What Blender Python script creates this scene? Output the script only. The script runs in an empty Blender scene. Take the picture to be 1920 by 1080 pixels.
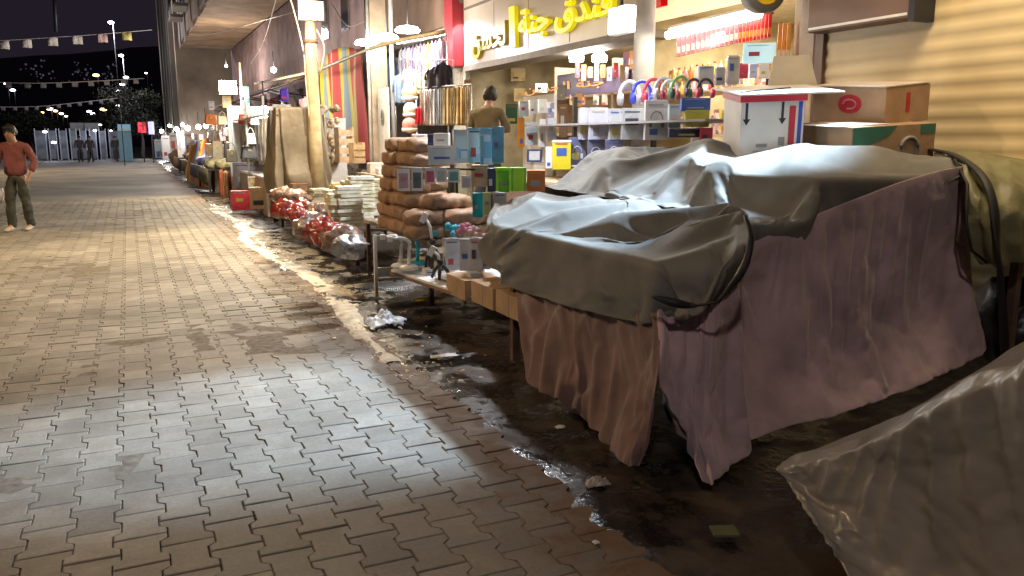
import bpy, bmesh, math, random
from mathutils import Vector, Matrix, noise
import numpy as np
S = bpy.context.scene
C = S.collection
R = math.radians
PI = math.pi
rnd = random.Random(7)

# ------------------------------------------------------------------ camera
F, CX, CY, H = 1527.0, 960.0, 540.0, 1.5
TH, PSI = R(10.3907), R(24.9417)
cd = bpy.data.cameras.new('camera'); cam = bpy.data.objects.new('camera', cd); C.objects.link(cam)
cam.location = (0, 0, H); cam.rotation_euler = (PI/2 - TH, 0, -PSI)
cd.sensor_width = 36; cd.lens = 36*F/1920; cd.clip_start = .05; cd.clip_end = 3000
S.camera = cam
# ------------------------------------------------------------------ world, exposure
W = bpy.data.worlds.new('World'); S.world = W; W.use_nodes = True
bg = W.node_tree.nodes['Background']
bg.inputs[0].default_value = (.015, .011, .018, 1); bg.inputs[1].default_value = 1.0
S.view_settings.view_transform = 'Standard'; S.view_settings.look = 'None'
S.view_settings.exposure = 0; S.view_settings.gamma = 1
try: S.cycles.max_bounces = 6; S.cycles.sample_clamp_indirect = 6; S.cycles.use_denoising = True
except Exception: pass

fwd = Vector((math.sin(PSI)*math.cos(TH), math.cos(PSI)*math.cos(TH), -math.sin(TH)))
rgt = Vector((math.cos(PSI), -math.sin(PSI), 0))
upv = rgt.cross(fwd)
def ray(x, y): return rgt*(x-CX) + upv*(CY-y) + fwd*F
O0 = Vector((0, 0, H))
def at(x, y, z=0.0): d = ray(x, y); return O0 + d*((z-H)/d.z)
def atX(x, y, X): d = ray(x, y); return O0 + d*(X/d.x)
def atY(x, y, Y): d = ray(x, y); return O0 + d*(Y/d.y)
def depth(p): return (Vector(p)-O0).dot(fwd)

def lamp(name, typ, loc, power, col, size=.1, target=None, spot=None, blend=.5, sx=None):
    l = bpy.data.lights.new(name, typ); l.energy = power; l.color = col
    if typ == 'AREA':
        l.size = size
        if sx: l.shape = 'RECTANGLE'; l.size_y = sx
    elif typ == 'SUN': l.angle = size
    else: l.shadow_soft_size = size
    if spot: l.spot_size = R(spot); l.spot_blend = blend
    o = bpy.data.objects.new(name, l); C.objects.link(o); o.location = loc
    if target is not None:
        o.rotation_euler = (Vector(target)-Vector(loc)).to_track_quat('-Z', 'Y').to_euler()
    return o
SOD = (1.0, .70, .33); LED = (.80, .90, 1.0); WARM = (1.0, .82, .56)
lamp('street_fill_left', 'SPOT', (-5.5, 10, 7.4), 2500, (1, .66, .31), .12, (-1.5, 10, 0), 118, .9)  # unseen lamp added out of frame at left to warm the road
lamp('street_fill_behind', 'SPOT', (-2.6, -3.5, 6.6), 620, (1, .84, .74), .2, (2.5, 3, .6), 60, .9)  # unseen fill added behind the camera to lift the stall cloths
lamp('street_fill_far', 'SPOT', (-6, 44, 7.5), 2600, (1, .74, .42), .15, (-1, 42, 0), 125, .8)  # unseen lamp added to brighten the far paving
lamp('shutter_light', 'SPOT', (4.5, 3.6, 4.1), 340, (1, .76, .44), .6, (5.75, 3.9, 1.6), 110, .8)
fl_ = lamp('canopy_flood_light', 'SPOT', (5.30, 4.45, 4.6), 5400, (.60, .80, 1), .12, (2.95, 4.42, 1.02), 53, .6)
fl_.scale = (.46, 1, 1)

# ------------------------------------------------------------------ materials
MATS = {}
def M(name, col, rough=.7, metal=0, var=.12, scale=8, bump=0, bscale=40, em=None, es=0, rand=0, alpha=1, trans=0, coat=0, sheen=0, spec=.5, stretch=None):
    if name in MATS: return MATS[name]
    m = bpy.data.materials.new(name); m.use_nodes = True; MATS[name] = m
    nt = m.node_tree; N = nt.nodes; L = nt.links; b = N['Principled BSDF']
    b.inputs['Roughness'].default_value = rough; b.inputs['Metallic'].default_value = metal
    b.inputs['Specular IOR Level'].default_value = spec
    if coat: b.inputs['Coat Weight'].default_value = coat; b.inputs['Coat Roughness'].default_value = .15
    if sheen: b.inputs['Sheen Weight'].default_value = sheen
    if trans: b.inputs['Transmission Weight'].default_value = trans
    if alpha < 1: b.inputs['Alpha'].default_value = alpha
    tc = N.new('ShaderNodeTexCoord'); src = tc.outputs['Object']
    if stretch:
        mp = N.new('ShaderNodeMapping'); mp.inputs['Scale'].default_value = stretch; L.new(src, mp.inputs[0]); src = mp.outputs[0]
    n = N.new('ShaderNodeTexNoise'); n.inputs['Scale'].default_value = scale; n.inputs['Detail'].default_value = 5; L.new(src, n.inputs['Vector'])
    mr = N.new('ShaderNodeMapRange'); mr.inputs[1].default_value = .25; mr.inputs[2].default_value = .75
    mr.inputs[3].default_value = 1-var*1.6; mr.inputs[4].default_value = 1+var; L.new(n.outputs[0], mr.inputs[0])
    hs = N.new('ShaderNodeHueSaturation'); hs.inputs['Color'].default_value = (*col, 1)
    if rand:
        oi = N.new('ShaderNodeObjectInfo'); mv = N.new('ShaderNodeMath'); mv.operation = 'MULTIPLY_ADD'
        mv.inputs[1].default_value = rand; mv.inputs[2].default_value = 1-rand/2; L.new(oi.outputs['Random'], mv.inputs[0])
        mm = N.new('ShaderNodeMath'); mm.operation = 'MULTIPLY'; L.new(mv.outputs[0], mm.inputs[0]); L.new(mr.outputs[0], mm.inputs[1]); L.new(mm.outputs[0], hs.inputs['Value'])
    else: L.new(mr.outputs[0], hs.inputs['Value'])
    L.new(hs.outputs[0], b.inputs['Base Color'])
    if bump:
        n2 = N.new('ShaderNodeTexNoise'); n2.inputs['Scale'].default_value = bscale; n2.inputs['Detail'].default_value = 6; L.new(src, n2.inputs['Vector'])
        bp = N.new('ShaderNodeBump'); bp.inputs['Strength'].default_value = bump; bp.inputs['Distance'].default_value = .02; L.new(n2.outputs[0], bp.inputs['Height']); L.new(bp.outputs[0], b.inputs['Normal'])
    if em: b.inputs['Emission Color'].default_value = (*em, 1); b.inputs['Emission Strength'].default_value = es
    return m
def stripes(name, cols, scale, axis=0, rough=.8):
    """cloth woven in bands of several colours, repeated along one local axis"""
    m = bpy.data.materials.new(name); m.use_nodes = True; nt = m.node_tree; N = nt.nodes; L = nt.links; b = N['Principled BSDF']
    b.inputs['Roughness'].default_value = rough
    tc = N.new('ShaderNodeTexCoord'); sp = N.new('ShaderNodeSeparateXYZ'); L.new(tc.outputs['UV'], sp.inputs[0])
    mu = N.new('ShaderNodeMath'); mu.operation = 'MULTIPLY'; mu.inputs[1].default_value = scale; L.new(sp.outputs[axis], mu.inputs[0])
    fr = N.new('ShaderNodeMath'); fr.operation = 'FRACT'; L.new(mu.outputs[0], fr.inputs[0])
    cr = N.new('ShaderNodeValToRGB'); cr.color_ramp.interpolation = 'CONSTANT'; L.new(fr.outputs[0], cr.inputs[0])
    el = cr.color_ramp.elements
    while len(el) > 1: el.remove(el[-1])
    el[0].position = 0; el[0].color = (*cols[0][1], 1)
    for p, c in cols[1:]: e = el.new(p); e.color = (*c, 1)
    L.new(cr.outputs[0], b.inputs['Base Color']); return m
def printed(name, cols, scale=14, rough=.4, em=0):
    """carton or packet print: blocks of flat ink"""
    if name in MATS: return MATS[name]
    m = bpy.data.materials.new(name); m.use_nodes = True; MATS[name] = m; nt = m.node_tree; N = nt.nodes; L = nt.links; b = N['Principled BSDF']
    b.inputs['Roughness'].default_value = rough
    tc = N.new('ShaderNodeTexCoord'); oi = N.new('ShaderNodeObjectInfo'); ad = N.new('ShaderNodeVectorMath'); ad.operation = 'ADD'
    L.new(tc.outputs['Object'], ad.inputs[0]); L.new(oi.outputs['Random'], ad.inputs[1])
    v = N.new('ShaderNodeTexVoronoi'); v.inputs['Scale'].default_value = scale; v.distance = 'CHEBYCHEV'; v.inputs['Randomness'].default_value = .8; L.new(ad.outputs[0], v.inputs['Vector'])
    sp = N.new('ShaderNodeSeparateColor'); L.new(v.outputs['Color'], sp.inputs[0])
    cr = N.new('ShaderNodeValToRGB'); cr.color_ramp.interpolation = 'CONSTANT'; L.new(sp.outputs[0], cr.inputs[0]); el = cr.color_ramp.elements
    while len(el) > 1: el.remove(el[-1])
    el[0].color = (*cols[0], 1)
    for i, c in enumerate(cols[1:], 1): e = el.new(.25+.75*i/len(cols)); e.color = (*c, 1)
    L.new(cr.outputs[0], b.inputs['Base Color']); return m

# ------------------------------------------------------------------ mesh helpers
class MB:
    def __init__(s): s.v = []; s.f = []; s.sm = []; s.uv = {}
    def add(s, vs, fs, smooth=False):
        b = len(s.v); s.v += [tuple(p) for p in vs]; s.f += [tuple(i+b for i in f) for f in fs]; s.sm += [smooth]*len(fs)
    def box(s, c, d, rot=None, top=None):
        x, y, z = d[0]/2, d[1]/2, d[2]/2; tx, ty = (top or (1, 1))
        vs = [Vector((a*x*(tx if k > 0 else 1), b*y*(ty if k > 0 else 1), k*z)) for k in (-1, 1) for b in (-1, 1) for a in (-1, 1)]
        if rot is not None: vs = [rot @ v for v in vs]
        vs = [v+Vector(c) for v in vs]
        s.add(vs, [(0, 2, 3, 1), (4, 5, 7, 6), (0, 1, 5, 4), (2, 6, 7, 3), (0, 4, 6, 2), (1, 3, 7, 5)]); return s
    def bx(s, x0, x1, y0, y1, z0, z1): return s.box(((x0+x1)/2, (y0+y1)/2, (z0+z1)/2), (abs(x1-x0), abs(y1-y0), abs(z1-z0)))
    def tube(s, pts, r, n=8, cap=True, flat=1):
        pts = [Vector(p) for p in pts]; rs = r if isinstance(r, (list, tuple)) else [r]*len(pts); vs = []; fs = []
        for i, p in enumerate(pts):
            t = (pts[min(i+1, len(pts)-1)]-pts[max(i-1, 0)]).normalized()
            a = t.cross(Vector((0, 0, 1)));
            if a.length < .1: a = t.cross(Vector((0, 1, 0)))
            a.normalize(); b = t.cross(a)
            for k in range(n): an = 2*PI*k/n; vs.append(p + a*math.cos(an)*rs[i] + b*math.sin(an)*rs[i]*flat)
        for i in range(len(pts)-1):
            for k in range(n): fs.append((i*n+k, i*n+(k+1) % n, (i+1)*n+(k+1) % n, (i+1)*n+k))
        if cap: fs += [tuple(range(n))[::-1], tuple((len(pts)-1)*n+k for k in range(n))]
        s.add(vs, fs, True); return s
    def lathe(s, prof, c=(0, 0, 0), n=16):
        vs = []; fs = []
        for r, z in prof:
            for k in range(n): a = 2*PI*k/n; vs.append((c[0]+r*math.cos(a), c[1]+r*math.sin(a), c[2]+z))
        for i in range(len(prof)-1):
            for k in range(n): fs.append((i*n+k, i*n+(k+1) % n, (i+1)*n+(k+1) % n, (i+1)*n+k))
        fs += [tuple(range(n))[::-1], tuple((len(prof)-1)*n+k for k in range(n))]
        s.add(vs, fs, True); return s
    def ball(s, c, r, n=10, sq=(1, 1, 1), lump=0, sd=0):
        vs = []; fs = []; m = n//2+1
        for i in range(m+1):
            a = PI*i/m
            for k in range(n):
                b = 2*PI*k/n; p = Vector((math.sin(a)*math.cos(b)*sq[0], math.sin(a)*math.sin(b)*sq[1], math.cos(a)*sq[2]))
                if lump: p *= 1+lump*noise.noise(p*2.2+Vector((sd, sd*2, 0)))
                vs.append(Vector(c)+p*r)
        for i in range(m):
            for k in range(n): fs.append((i*n+k, (i+1)*n+k, (i+1)*n+(k+1) % n, i*n+(k+1) % n))
        s.add(vs, fs, True); return s
    def grid(s, P, nu, nv, smooth=True, thick=0):
        """P[i][j] world/local points"""
        vs = [P[i][j] for i in range(nu) for j in range(nv)]
        fs = [(i*nv+j, (i+1)*nv+j, (i+1)*nv+j+1, i*nv+j+1) for i in range(nu-1) for j in range(nv-1)]
        s.add(vs, fs, smooth); s.gn = (nu, nv); return s
    def prism(s, poly, z0, z1):
        n = len(poly); s.add([(x, y, z0) for x, y in poly]+[(x, y, z1) for x, y in poly],
            [tuple(range(n))[::-1], tuple(range(n, 2*n))]+[(i, (i+1) % n, n+(i+1) % n, n+i) for i in range(n)]); return s
    def obj(s, name, mat, parent=None, loc=None, rz=0, bevel=0, solid=0, uvgrid=False, sub=0, **tags):
        me = bpy.data.meshes.new(name); me.from_pydata(s.v, [], s.f); me.update()
        me.polygons.foreach_set('use_smooth', s.sm)
        for m in (mat if isinstance(mat, (list, tuple)) else [mat]): me.materials.append(m)
        if uvgrid:
            nu, nv = s.gn; uvl = me.uv_layers.new(name='UVMap')
            for lp in me.loops: i = lp.vertex_index; uvl.data[lp.index].uv = ((i//nv)/(nu-1), (i % nv)/(nv-1))
        o = bpy.data.objects.new(name, me); C.objects.link(o)
        if parent: o.parent = parent
        if loc is not None: o.location = loc
        o.rotation_euler.z = rz
        if solid: md = o.modifiers.new('s', 'SOLIDIFY'); md.thickness = solid; md.offset = 0
        if sub: md = o.modifiers.new('u', 'SUBSURF'); md.levels = sub; md.render_levels = sub
        if bevel: md = o.modifiers.new('b', 'BEVEL'); md.width = bevel; md.segments = 2; md.limit_method = 'ANGLE'
        for k, v in tags.items(): o[k] = v
        return o
def thing(name, label, cat, loc=(0, 0, 0), rz=0, group=None):
    o = bpy.data.objects.new(name, None); C.objects.link(o); o.location = loc; o.rotation_euler = (0, 0, rz)
    o['label'] = label; o['category'] = cat
    if group: o['group'] = group
    return o
def tag(o, label, cat, group=None):
    o['label'] = label; o['category'] = cat
    if group: o['group'] = group
    return o
def struct(o): o['kind'] = 'structure'; return o
def dup(src, loc=None, rz=None, label=None, group=None, sc=None):
    r = src.copy(); C.objects.link(r)
    if loc is not None: r.location = loc
    if rz is not None: r.rotation_euler.z = rz
    if sc is not None: r.scale = sc if isinstance(sc, tuple) else (sc, sc, sc)
    if label: r['label'] = label
    if group: r['group'] = group
    for ch in list(src.children):
        c = ch.copy(); C.objects.link(c); c.parent = r
        for g in ch.children: d = g.copy(); C.objects.link(d); d.parent = c
    return r
ORD = ['first', 'second', 'third', 'fourth', 'fifth', 'sixth', 'seventh', 'eighth', 'ninth', 'tenth', 'eleventh', 'twelfth', 'thirteenth', 'fourteenth', 'fifteenth', 'sixteenth', 'seventeenth', 'eighteenth', 'nineteenth', 'twentieth']
def catmull(pts, n):
    pts = [Vector(p) for p in pts]; m = len(pts)-1; out = []
    for k in range(n):
        t = k/(n-1)*m; i = min(int(t), m-1); u = t-i
        p0 = pts[i-1] if i > 0 else pts[0]*2-pts[1]; p1 = pts[i]; p2 = pts[i+1]; p3 = pts[i+2] if i+2 <= m else pts[m]*2-pts[m-1]
        out.append(.5*((2*p1)+(-p0+p2)*u+(2*p0-5*p1+4*p2-p3)*u*u+(-p0+3*p1-3*p2+p3)*u**3))
    return out
def surf(rows, nu, nv):
    """rows of control points -> nu x nv grid (v runs along each row)"""
    rr = [catmull(r, nv) for r in rows]
    cols = [catmull([rr[i][j] for i in range(len(rr))], nu) for j in range(nv)]
    return [[cols[j][i] for j in range(nv)] for i in range(nu)]
def displace(P, fn):
    nu, nv = len(P), len(P[0]); out = []
    for i in range(nu):
        row = []
        for j in range(nv):
            a = P[min(i+1, nu-1)][j]-P[max(i-1, 0)][j]; b = P[i][min(j+1, nv-1)]-P[i][max(j-1, 0)]
            n = a.cross(b)
            if n.length > 1e-9: n.normalize()
            row.append(P[i][j]+n*fn(i/(nu-1), j/(nv-1), P[i][j]))
        out.append(row)
    return out
def ridged(p, f, sd=0):
    return 1-abs(noise.noise(p*f+Vector((sd, sd*1.7, sd*.3))))*2

# ================================================================== GROUND
def paver_material():
    m = bpy.data.materials.new('concrete_paver'); m.use_nodes = True; nt = m.node_tree; N = nt.nodes; L = nt.links; b = N['Principled BSDF']
    at_ = N.new('ShaderNodeAttribute'); at_.attribute_name = 'tint'
    tc = N.new('ShaderNodeTexCoord')
    n1 = N.new('ShaderNodeTexNoise'); n1.inputs['Scale'].default_value = .55; n1.inputs['Detail'].default_value = 6; n1.inputs['Roughness'].default_value = .6; L.new(tc.outputs['Object'], n1.inputs[0])
    n2 = N.new('ShaderNodeTexNoise'); n2.inputs['Scale'].default_value = 60; n2.inputs['Detail'].default_value = 6; L.new(tc.outputs['Object'], n2.inputs[0])
    n3 = N.new('ShaderNodeTexNoise'); n3.inputs['Scale'].default_value = 5; n3.inputs['Detail'].default_value = 7; n3.inputs['Roughness'].default_value = .7; L.new(tc.outputs['Object'], n3.inputs[0])
    def mrg(src, a, c):
        r = N.new('ShaderNodeMapRange'); r.inputs[1].default_value = .3; r.inputs[2].default_value = .7; r.inputs[3].default_value = a; r.inputs[4].default_value = c; L.new(src, r.inputs[0]); return r.outputs[0]
    def mul(a, c):
        k = N.new('ShaderNodeMath'); k.operation = 'MULTIPLY'; L.new(a, k.inputs[0]); L.new(c, k.inputs[1]); return k.outputs[0]
    v = mul(mul(mul(mrg(n1.outputs[0], .5, 1.22), mrg(n2.outputs[0], .9, 1.1)), mrg(n3.outputs[0], .68, 1.2)), at_.outputs['Fac'])
    hs = N.new('ShaderNodeHueSaturation'); hs.inputs['Color'].default_value = (.262, .24, .208, 1); L.new(v, hs.inputs['Value'])
    # mud near the gutter (east edge), with dim warm shade painted into its brown
    sp = N.new('ShaderNodeSeparateXYZ'); L.new(tc.outputs['Object'], sp.inputs[0])
    ad = N.new('ShaderNodeMath'); ad.operation = 'MULTIPLY_ADD'; ad.inputs[1].default_value = 1.1; L.new(n3.outputs[0], ad.inputs[0]); L.new(sp.outputs[0], ad.inputs[2])
    r = N.new('ShaderNodeMapRange'); r.inputs[1].default_value = 1.75; r.inputs[2].default_value = 2.15; L.new(ad.outputs[0], r.inputs[0])
    mx = N.new('ShaderNodeMix'); mx.data_type = 'RGBA'; L.new(r.outputs[0], mx.inputs[0]); L.new(hs.outputs[0], mx.inputs[6]); mx.inputs[7].default_value = (.12, .07, .038, 1)
    L.new(mx.outputs[2], b.inputs['Base Color'])
    ro = N.new('ShaderNodeMapRange'); ro.inputs[1].default_value = .3; ro.inputs[2].default_value = .7; ro.inputs[3].default_value = .60; ro.inputs[4].default_value = .9; L.new(n3.outputs[0], ro.inputs[0]); L.new(ro.outputs[0], b.inputs['Roughness'])
    bp = N.new('ShaderNodeBump'); bp.inputs['Strength'].default_value = .25; bp.inputs['Distance'].default_value = .004; L.new(n2.outputs[0], bp.inputs['Height']); L.new(bp.outputs[0], b.inputs['Normal'])
    return m
PAVE = paver_material()
struct(MB().bx(-400, 400, -60, 900, -.9, -.06).obj('ground', M('bare_earth', (.09, .075, .06), .9, scale=.3, var=.4)))
js = M('joint_sand', (.15, .125, .10), .95, scale=20, var=.35)
P = [[Vector((x, y, (-.0075+.0085*noise.noise(Vector((x*1.1, y*.9, 2)))+.006*noise.noise(Vector((x*4.3, y*4, 6)))) if x < 1.6 else -.02)) for y in np.arange(.8, 23.2, .09)] for x in np.arange(-7.5, 1.74, .09)]
struct(MB().grid(P, len(P), len(P[0])).obj('bedding_sand', js))
struct(MB().bx(-9, 1.72, -3, 70, -.06, -.022).obj('subgrade', js))
def pavers():
    me_v = []; me_f = []; tint = []; P, L_ = .162, .23; a = .0145; g = .0028
    for i in range(-45, 12):
        x0 = i*P-.068; off = (L_/2 if i % 2 else 0)-.0
        for j in range(4, 100):
            y0 = j*L_+off
            if x0 > 1.66 or y0 > 22.6: continue
            # double-T outline: wide at both ends, waisted in the middle
            hw = P/2+a-g; wn = P/2-a-g; hl = L_/2-g; s1 = L_*.20; s2 = L_*.30
            poly = [(-hw, -hl), (hw, -hl), (hw, -s2), (wn, -s1), (wn, s1), (hw, s2), (hw, hl), (-hw, hl), (-hw, s2), (-wn, s1), (-wn, -s1), (-hw, -s2)]
            b = len(me_v); tx, ty = rnd.gauss(0, .012), rnd.gauss(0, .012); dz = rnd.gauss(0, .0011)
            dx, dy, ra = rnd.gauss(0, .0009), rnd.gauss(0, .0012), rnd.gauss(0, .008)
            dish = .012*noise.noise(Vector((x0*.55, y0*.55, 3)))
            for ins, zz in ((.0, -.012), (.0, -.0028), (.0032, 0)):
                for px, py in poly:
                    k = 1-ins/.08; qx, qy = px*k, py*k
                    qx, qy = qx-qy*ra, qy+qx*ra
                    me_v.append((x0+dx+qx, y0+L_/2+dy+qy, zz+dz+dish+tx*qx*.6+ty*qy*.6))
            n = 12
            fs = [tuple(b+2*n+k for k in (0, 1, 2, 11)), tuple(b+2*n+k for k in (2, 3, 10, 11)), tuple(b+2*n+k for k in (3, 4, 9, 10)), tuple(b+2*n+k for k in (4, 5, 8, 9)), tuple(b+2*n+k for k in (5, 6, 7, 8))]
            for lv in (0, 1):
                fs += [(b+lv*n+k, b+lv*n+(k+1) % n, b+(lv+1)*n+(k+1) % n, b+(lv+1)*n+k) for k in range(n)]
            me_f += fs; tv = max(.72, min(1.25, rnd.gauss(1, .11))); tint += [tv]*36
    me = bpy.data.meshes.new('pavement'); me.from_pydata(me_v, [], me_f); me.update()
    at_ = me.attributes.new('tint', 'FLOAT', 'POINT'); at_.data.foreach_set('value', tint)
    me.materials.append(PAVE); o = bpy.data.objects.new('pavement', me); C.objects.link(o); struct(o)
pavers()
m = MB(); m.bx(-9, 1.66, 22.7, 70, -.013, -.002); o = m.obj('far_pavement', PAVE); struct(o)
a_ = o.data.attributes.new('tint', 'FLOAT', 'POINT'); a_.data.foreach_set('value', [1.0]*8)
def wet_material():
    m = bpy.data.materials.new('wet_muddy_concrete'); m.use_nodes = True; nt = m.node_tree; N = nt.nodes; L = nt.links; b = N['Principled BSDF']
    tc = N.new('ShaderNodeTexCoord')
    n1 = N.new('ShaderNodeTexNoise'); n1.inputs['Scale'].default_value = 2.6; n1.inputs['Detail'].default_value = 8; n1.inputs['Roughness'].default_value = .65; L.new(tc.outputs['Object'], n1.inputs[0])
    cr = N.new('ShaderNodeValToRGB'); L.new(n1.outputs[0], cr.inputs[0]); e = cr.color_ramp.elements
    e[0].position = .42; e[0].color = (.008, .007, .007, 1); e[1].position = .62; e[1].color = (.055, .038, .026, 1)
    L.new(cr.outputs[0], b.inputs['Base Color'])
    r = N.new('ShaderNodeMapRange'); r.inputs[1].default_value = .45; r.inputs[2].default_value = .6; r.inputs[3].default_value = .16; r.inputs[4].default_value = .75; L.new(n1.outputs[0], r.inputs[0]); L.new(r.outputs[0], b.inputs['Roughness'])
    n2 = N.new('ShaderNodeTexNoise'); n2.inputs['Scale'].default_value = 30; n2.inputs['Detail'].default_value = 5; L.new(tc.outputs['Object'], n2.inputs[0])
    bp = N.new('ShaderNodeBump'); bp.inputs['Strength'].default_value = .5; bp.inputs['Distance'].default_value = .01; L.new(n2.outputs[0], bp.inputs['Height']); L.new(bp.outputs[0], b.inputs['Normal'])
    return m
WET = wet_material()
def gutter():
    xs = [1.50, 1.58, 1.66, 1.74, 1.82, 1.92, 2.02, 2.14, 2.3, 2.6, 3.2, 4.2, 5.2, 9.5]; P = []
    ny = 420
    for x in xs:
        row = []
        for j in range(ny):
            y = .5+66*(j/(ny-1))**1.6
            edge = .13*noise.noise(Vector((x*1.5, y*1.3, 0)))+.05*noise.noise(Vector((x*5, y*6, 4)))
            z = -.02
            if x < 2.2: z = -.028+.03*math.exp(-((x-1.70-edge)/.16)**2)+.010*noise.noise(Vector((x*9, y*9, 1)))
            if x <= 1.51: z = -.03
            row.append(Vector((x+(edge if 1.55 < x < 2.2 else 0), y, z)))
        P.append(row)
    struct(MB().grid(P, len(xs), ny).obj('wet_gutter', WET))
gutter()

# ================================================================== BUILDINGS
plaster = M('cream_plaster', (.52, .42, .32), .85, scale=3, var=.2, bump=.2, bscale=30)
plast_p = M('mauve_plaster', (.30, .20, .20), .85, scale=1.5, var=.3, bump=.2, bscale=20)
concrete = M('grey_concrete', (.34, .30, .26), .85, scale=2, var=.25, bump=.25, bscale=25)
brownp = M('brown_panel', (.16, .09, .06), .5, scale=2, var=.2)
dark = M('dark_metal', (.03, .03, .035), .5, metal=.4)
white_m = M('white_enamel', (.72, .72, .70), .4, var=.08)
red_m = M('red_cladding', (.36, .02, .03), .35, scale=2, var=.15)
inner = M('shop_inner_wall', (.46, .40, .26), .8, scale=4, var=.2)

# --- shuttered shop (right edge of the picture)
B1 = thing('shuttered_shop', 'cream shop front closed by a ribbed roller shutter behind the carton boxes', 'building', (5.7, 3, 0))
MB().bx(.12, 5, -6, 2.75, 0, 7).bx(0, .12, -6, -3.2, 0, 7).obj('wall', plaster, B1)
P = []; slat = .125; nz = 0; zs = []
z = 0
while z < 3.3:
    for k, dx in enumerate((0, .010, .016, .010)): zs.append((z+slat*k/4, dx))
    z += slat
ys = [-3.2, 2.62]
MB().grid([[Vector((-.0-d, y, z)) for z, d in zs] for y in ys], 2, len(zs)).obj('roller_shutter', M('cream_shutter', (.62, .50, .30), .55, scale=2, var=.1), B1)
MB().bx(-.05, .12, 2.62, 2.75, 0, 3.3).obj('shutter_guide', brownp, B1)
MB().bx(-.05, .12, -3.3, -3.2, 0, 3.3).obj('shutter_guide', brownp, B1)
MB().bx(-.06, .1, -3.3, 2.75, 3.3, 5).obj('upper_wall', plast_p, B1)
sb = thing('sign_board', 'brown sign box with dark end plate mounted over the cream roller shutter', 'sign', (5.7, 5.1, 2.41))
MB().bx(-.22, -.03, -.5, .55, 0, .9).obj('panel', brownp, sb, bevel=.01)
MB().bx(-.24, -.02, -.56, -.503, -.03, .92).obj('end_plate', dark, sb)
MB().bx(-.225, -.215, -.48, .53, .02, .04).obj('trim', white_m, sb)

# --- two open shops under the hotel sign
B2 = thing('hotel_shop_row', 'open shop row with beige fascia under the yellow Arabic hotel lettering', 'building', (5.7, 10, 0))
MB().bx(3.6, 3.75, -4.2, 4.4, 0, 3.9).obj('back_wall', inner, B2)
MB().bx(.2, 3.6, -1.32, -1.22, 0, 3.9).obj('dividing_wall', inner, B2)
MB().bx(.1, 3.6, 4.3, 4.42, 0, 3.9).obj('side_wall', inner, B2)
MB().bx(.1, 3.6, -4.25, -4.12, 0, 3.9).obj('side_wall', inner, B2)
MB().bx(.1, 3.7, -4.2, 4.4, 3.0, 3.12).obj('ceiling', M('ceiling_board', (.6, .56, .45), .8), B2)
m = MB().bx(-.03, .1, -1.5, 4.25, 2.8, 4.4)
m.obj('fascia', M('beige_fascia', (.50, .43, .36), .35, scale=1.2, var=.1), B2)
m = MB()
for y in (2.9, 1.6, .3, -1.0): m.bx(-.034, -.029, y-.006, y+.006, 2.82, 3.74)
m.bx(-.05, -.028, -1.5, 4.25, 3.76, 3.80); m.obj('fascia_joint', M('joint_line', (.16, .12, .10), .6), B2)
MB().bx(-.05, .4, -1.5, 4.25, 2.70, 2.795).obj('lintel', M('lintel_stone', (.22, .19, .16), .7), B2)
MB().bx(-.1, .1, 4.26, 4.9, 3.9, 6.5).bx(-.1, 3, -4.2, 4.26, 4.4, 8).obj('upper_wall', plast_p, B2)
MB().bx(-.24, .08, 4.28, 4.72, 2.80, 4.1).obj('red_fascia_end', red_m, B2, bevel=.01)
MB().bx(.0, .1, 4.28, 4.9, 0, 2.8).obj('corner_pier', M('speckled_stone', (.36, .33, .24), .6, scale=40, var=.5), B2)
pc = atX(1497, 60, 5.66)
MB().bx(-.06, .3, -4.28, -4.02, 0, 3.2).obj('end_pier', plaster, B2, bevel=.01)
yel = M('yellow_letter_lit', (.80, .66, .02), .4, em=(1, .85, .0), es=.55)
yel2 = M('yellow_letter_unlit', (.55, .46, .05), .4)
def text(body, mat, px0, px1, X, zc, h, name, parent=None, offs=.012, ext=.03, y01=None):
    c = bpy.data.curves.new(name, 'FONT'); c.body = body; c.extrude = ext; c.offset = offs; c.size = 1
    c.materials.append(mat); o = bpy.data.objects.new(name, c); C.objects.link(o)
    o.rotation_euler = (PI/2, 0, -PI/2); bpy.context.view_layer.update()
    bb = [Vector(b) for b in o.bound_box]; x0 = min(b.x for b in bb); x1 = max(b.x for b in bb); y0 = min(b.y for b in bb); y1 = max(b.y for b in bb)
    me = bpy.data.meshes.new_from_object(o); bpy.data.objects.remove(o); o = bpy.data.objects.new(name, me); C.objects.link(o)
    o.rotation_euler = (PI/2, 0, -PI/2)
    ya = atX(px0, 60, X).y; yb = atX(px1, 60, X).y; w = ya-yb; sx = w/(x1-x0); sy = h/(y1-y0)
    o.scale = (sx, sy, 1); loc = Vector((X, ya+x0*sx, zc-(y0+y1)/2*sy))
    if parent: o.parent = parent; loc = loc-parent.location
    o.location = loc; return o
HS = thing('hotel_sign_lettering', 'yellow raised Arabic letters reading hotel name across beige fascia', 'sign', (5.66, 11.5, 3.25))
text('\uFEE6\uFEB4\uFEA4\uFEDF', yel2, 888, 951, 5.64, atX(920, 76, 5.64).z, .50, 'unlit_letters', HS, .022, .04)
text('\uFE8D', yel, 958, 970, 5.64, atX(964, 51, 5.64).z, .62, 'alef_letter', HS, .02, .04)
text('\uFE94\uFEE8\uFE9F', yel, 976, 1033, 5.64, atX(1004, 42, 5.64).z, .46, 'lit_word', HS, .022, .04)
text('\uFED5\uFEAA\uFEE8\uFED3', yel, 1043, 1152, 5.64, atX(1095, 20, 5.64).z, .45, 'lit_word', HS, .022, .04)

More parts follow.
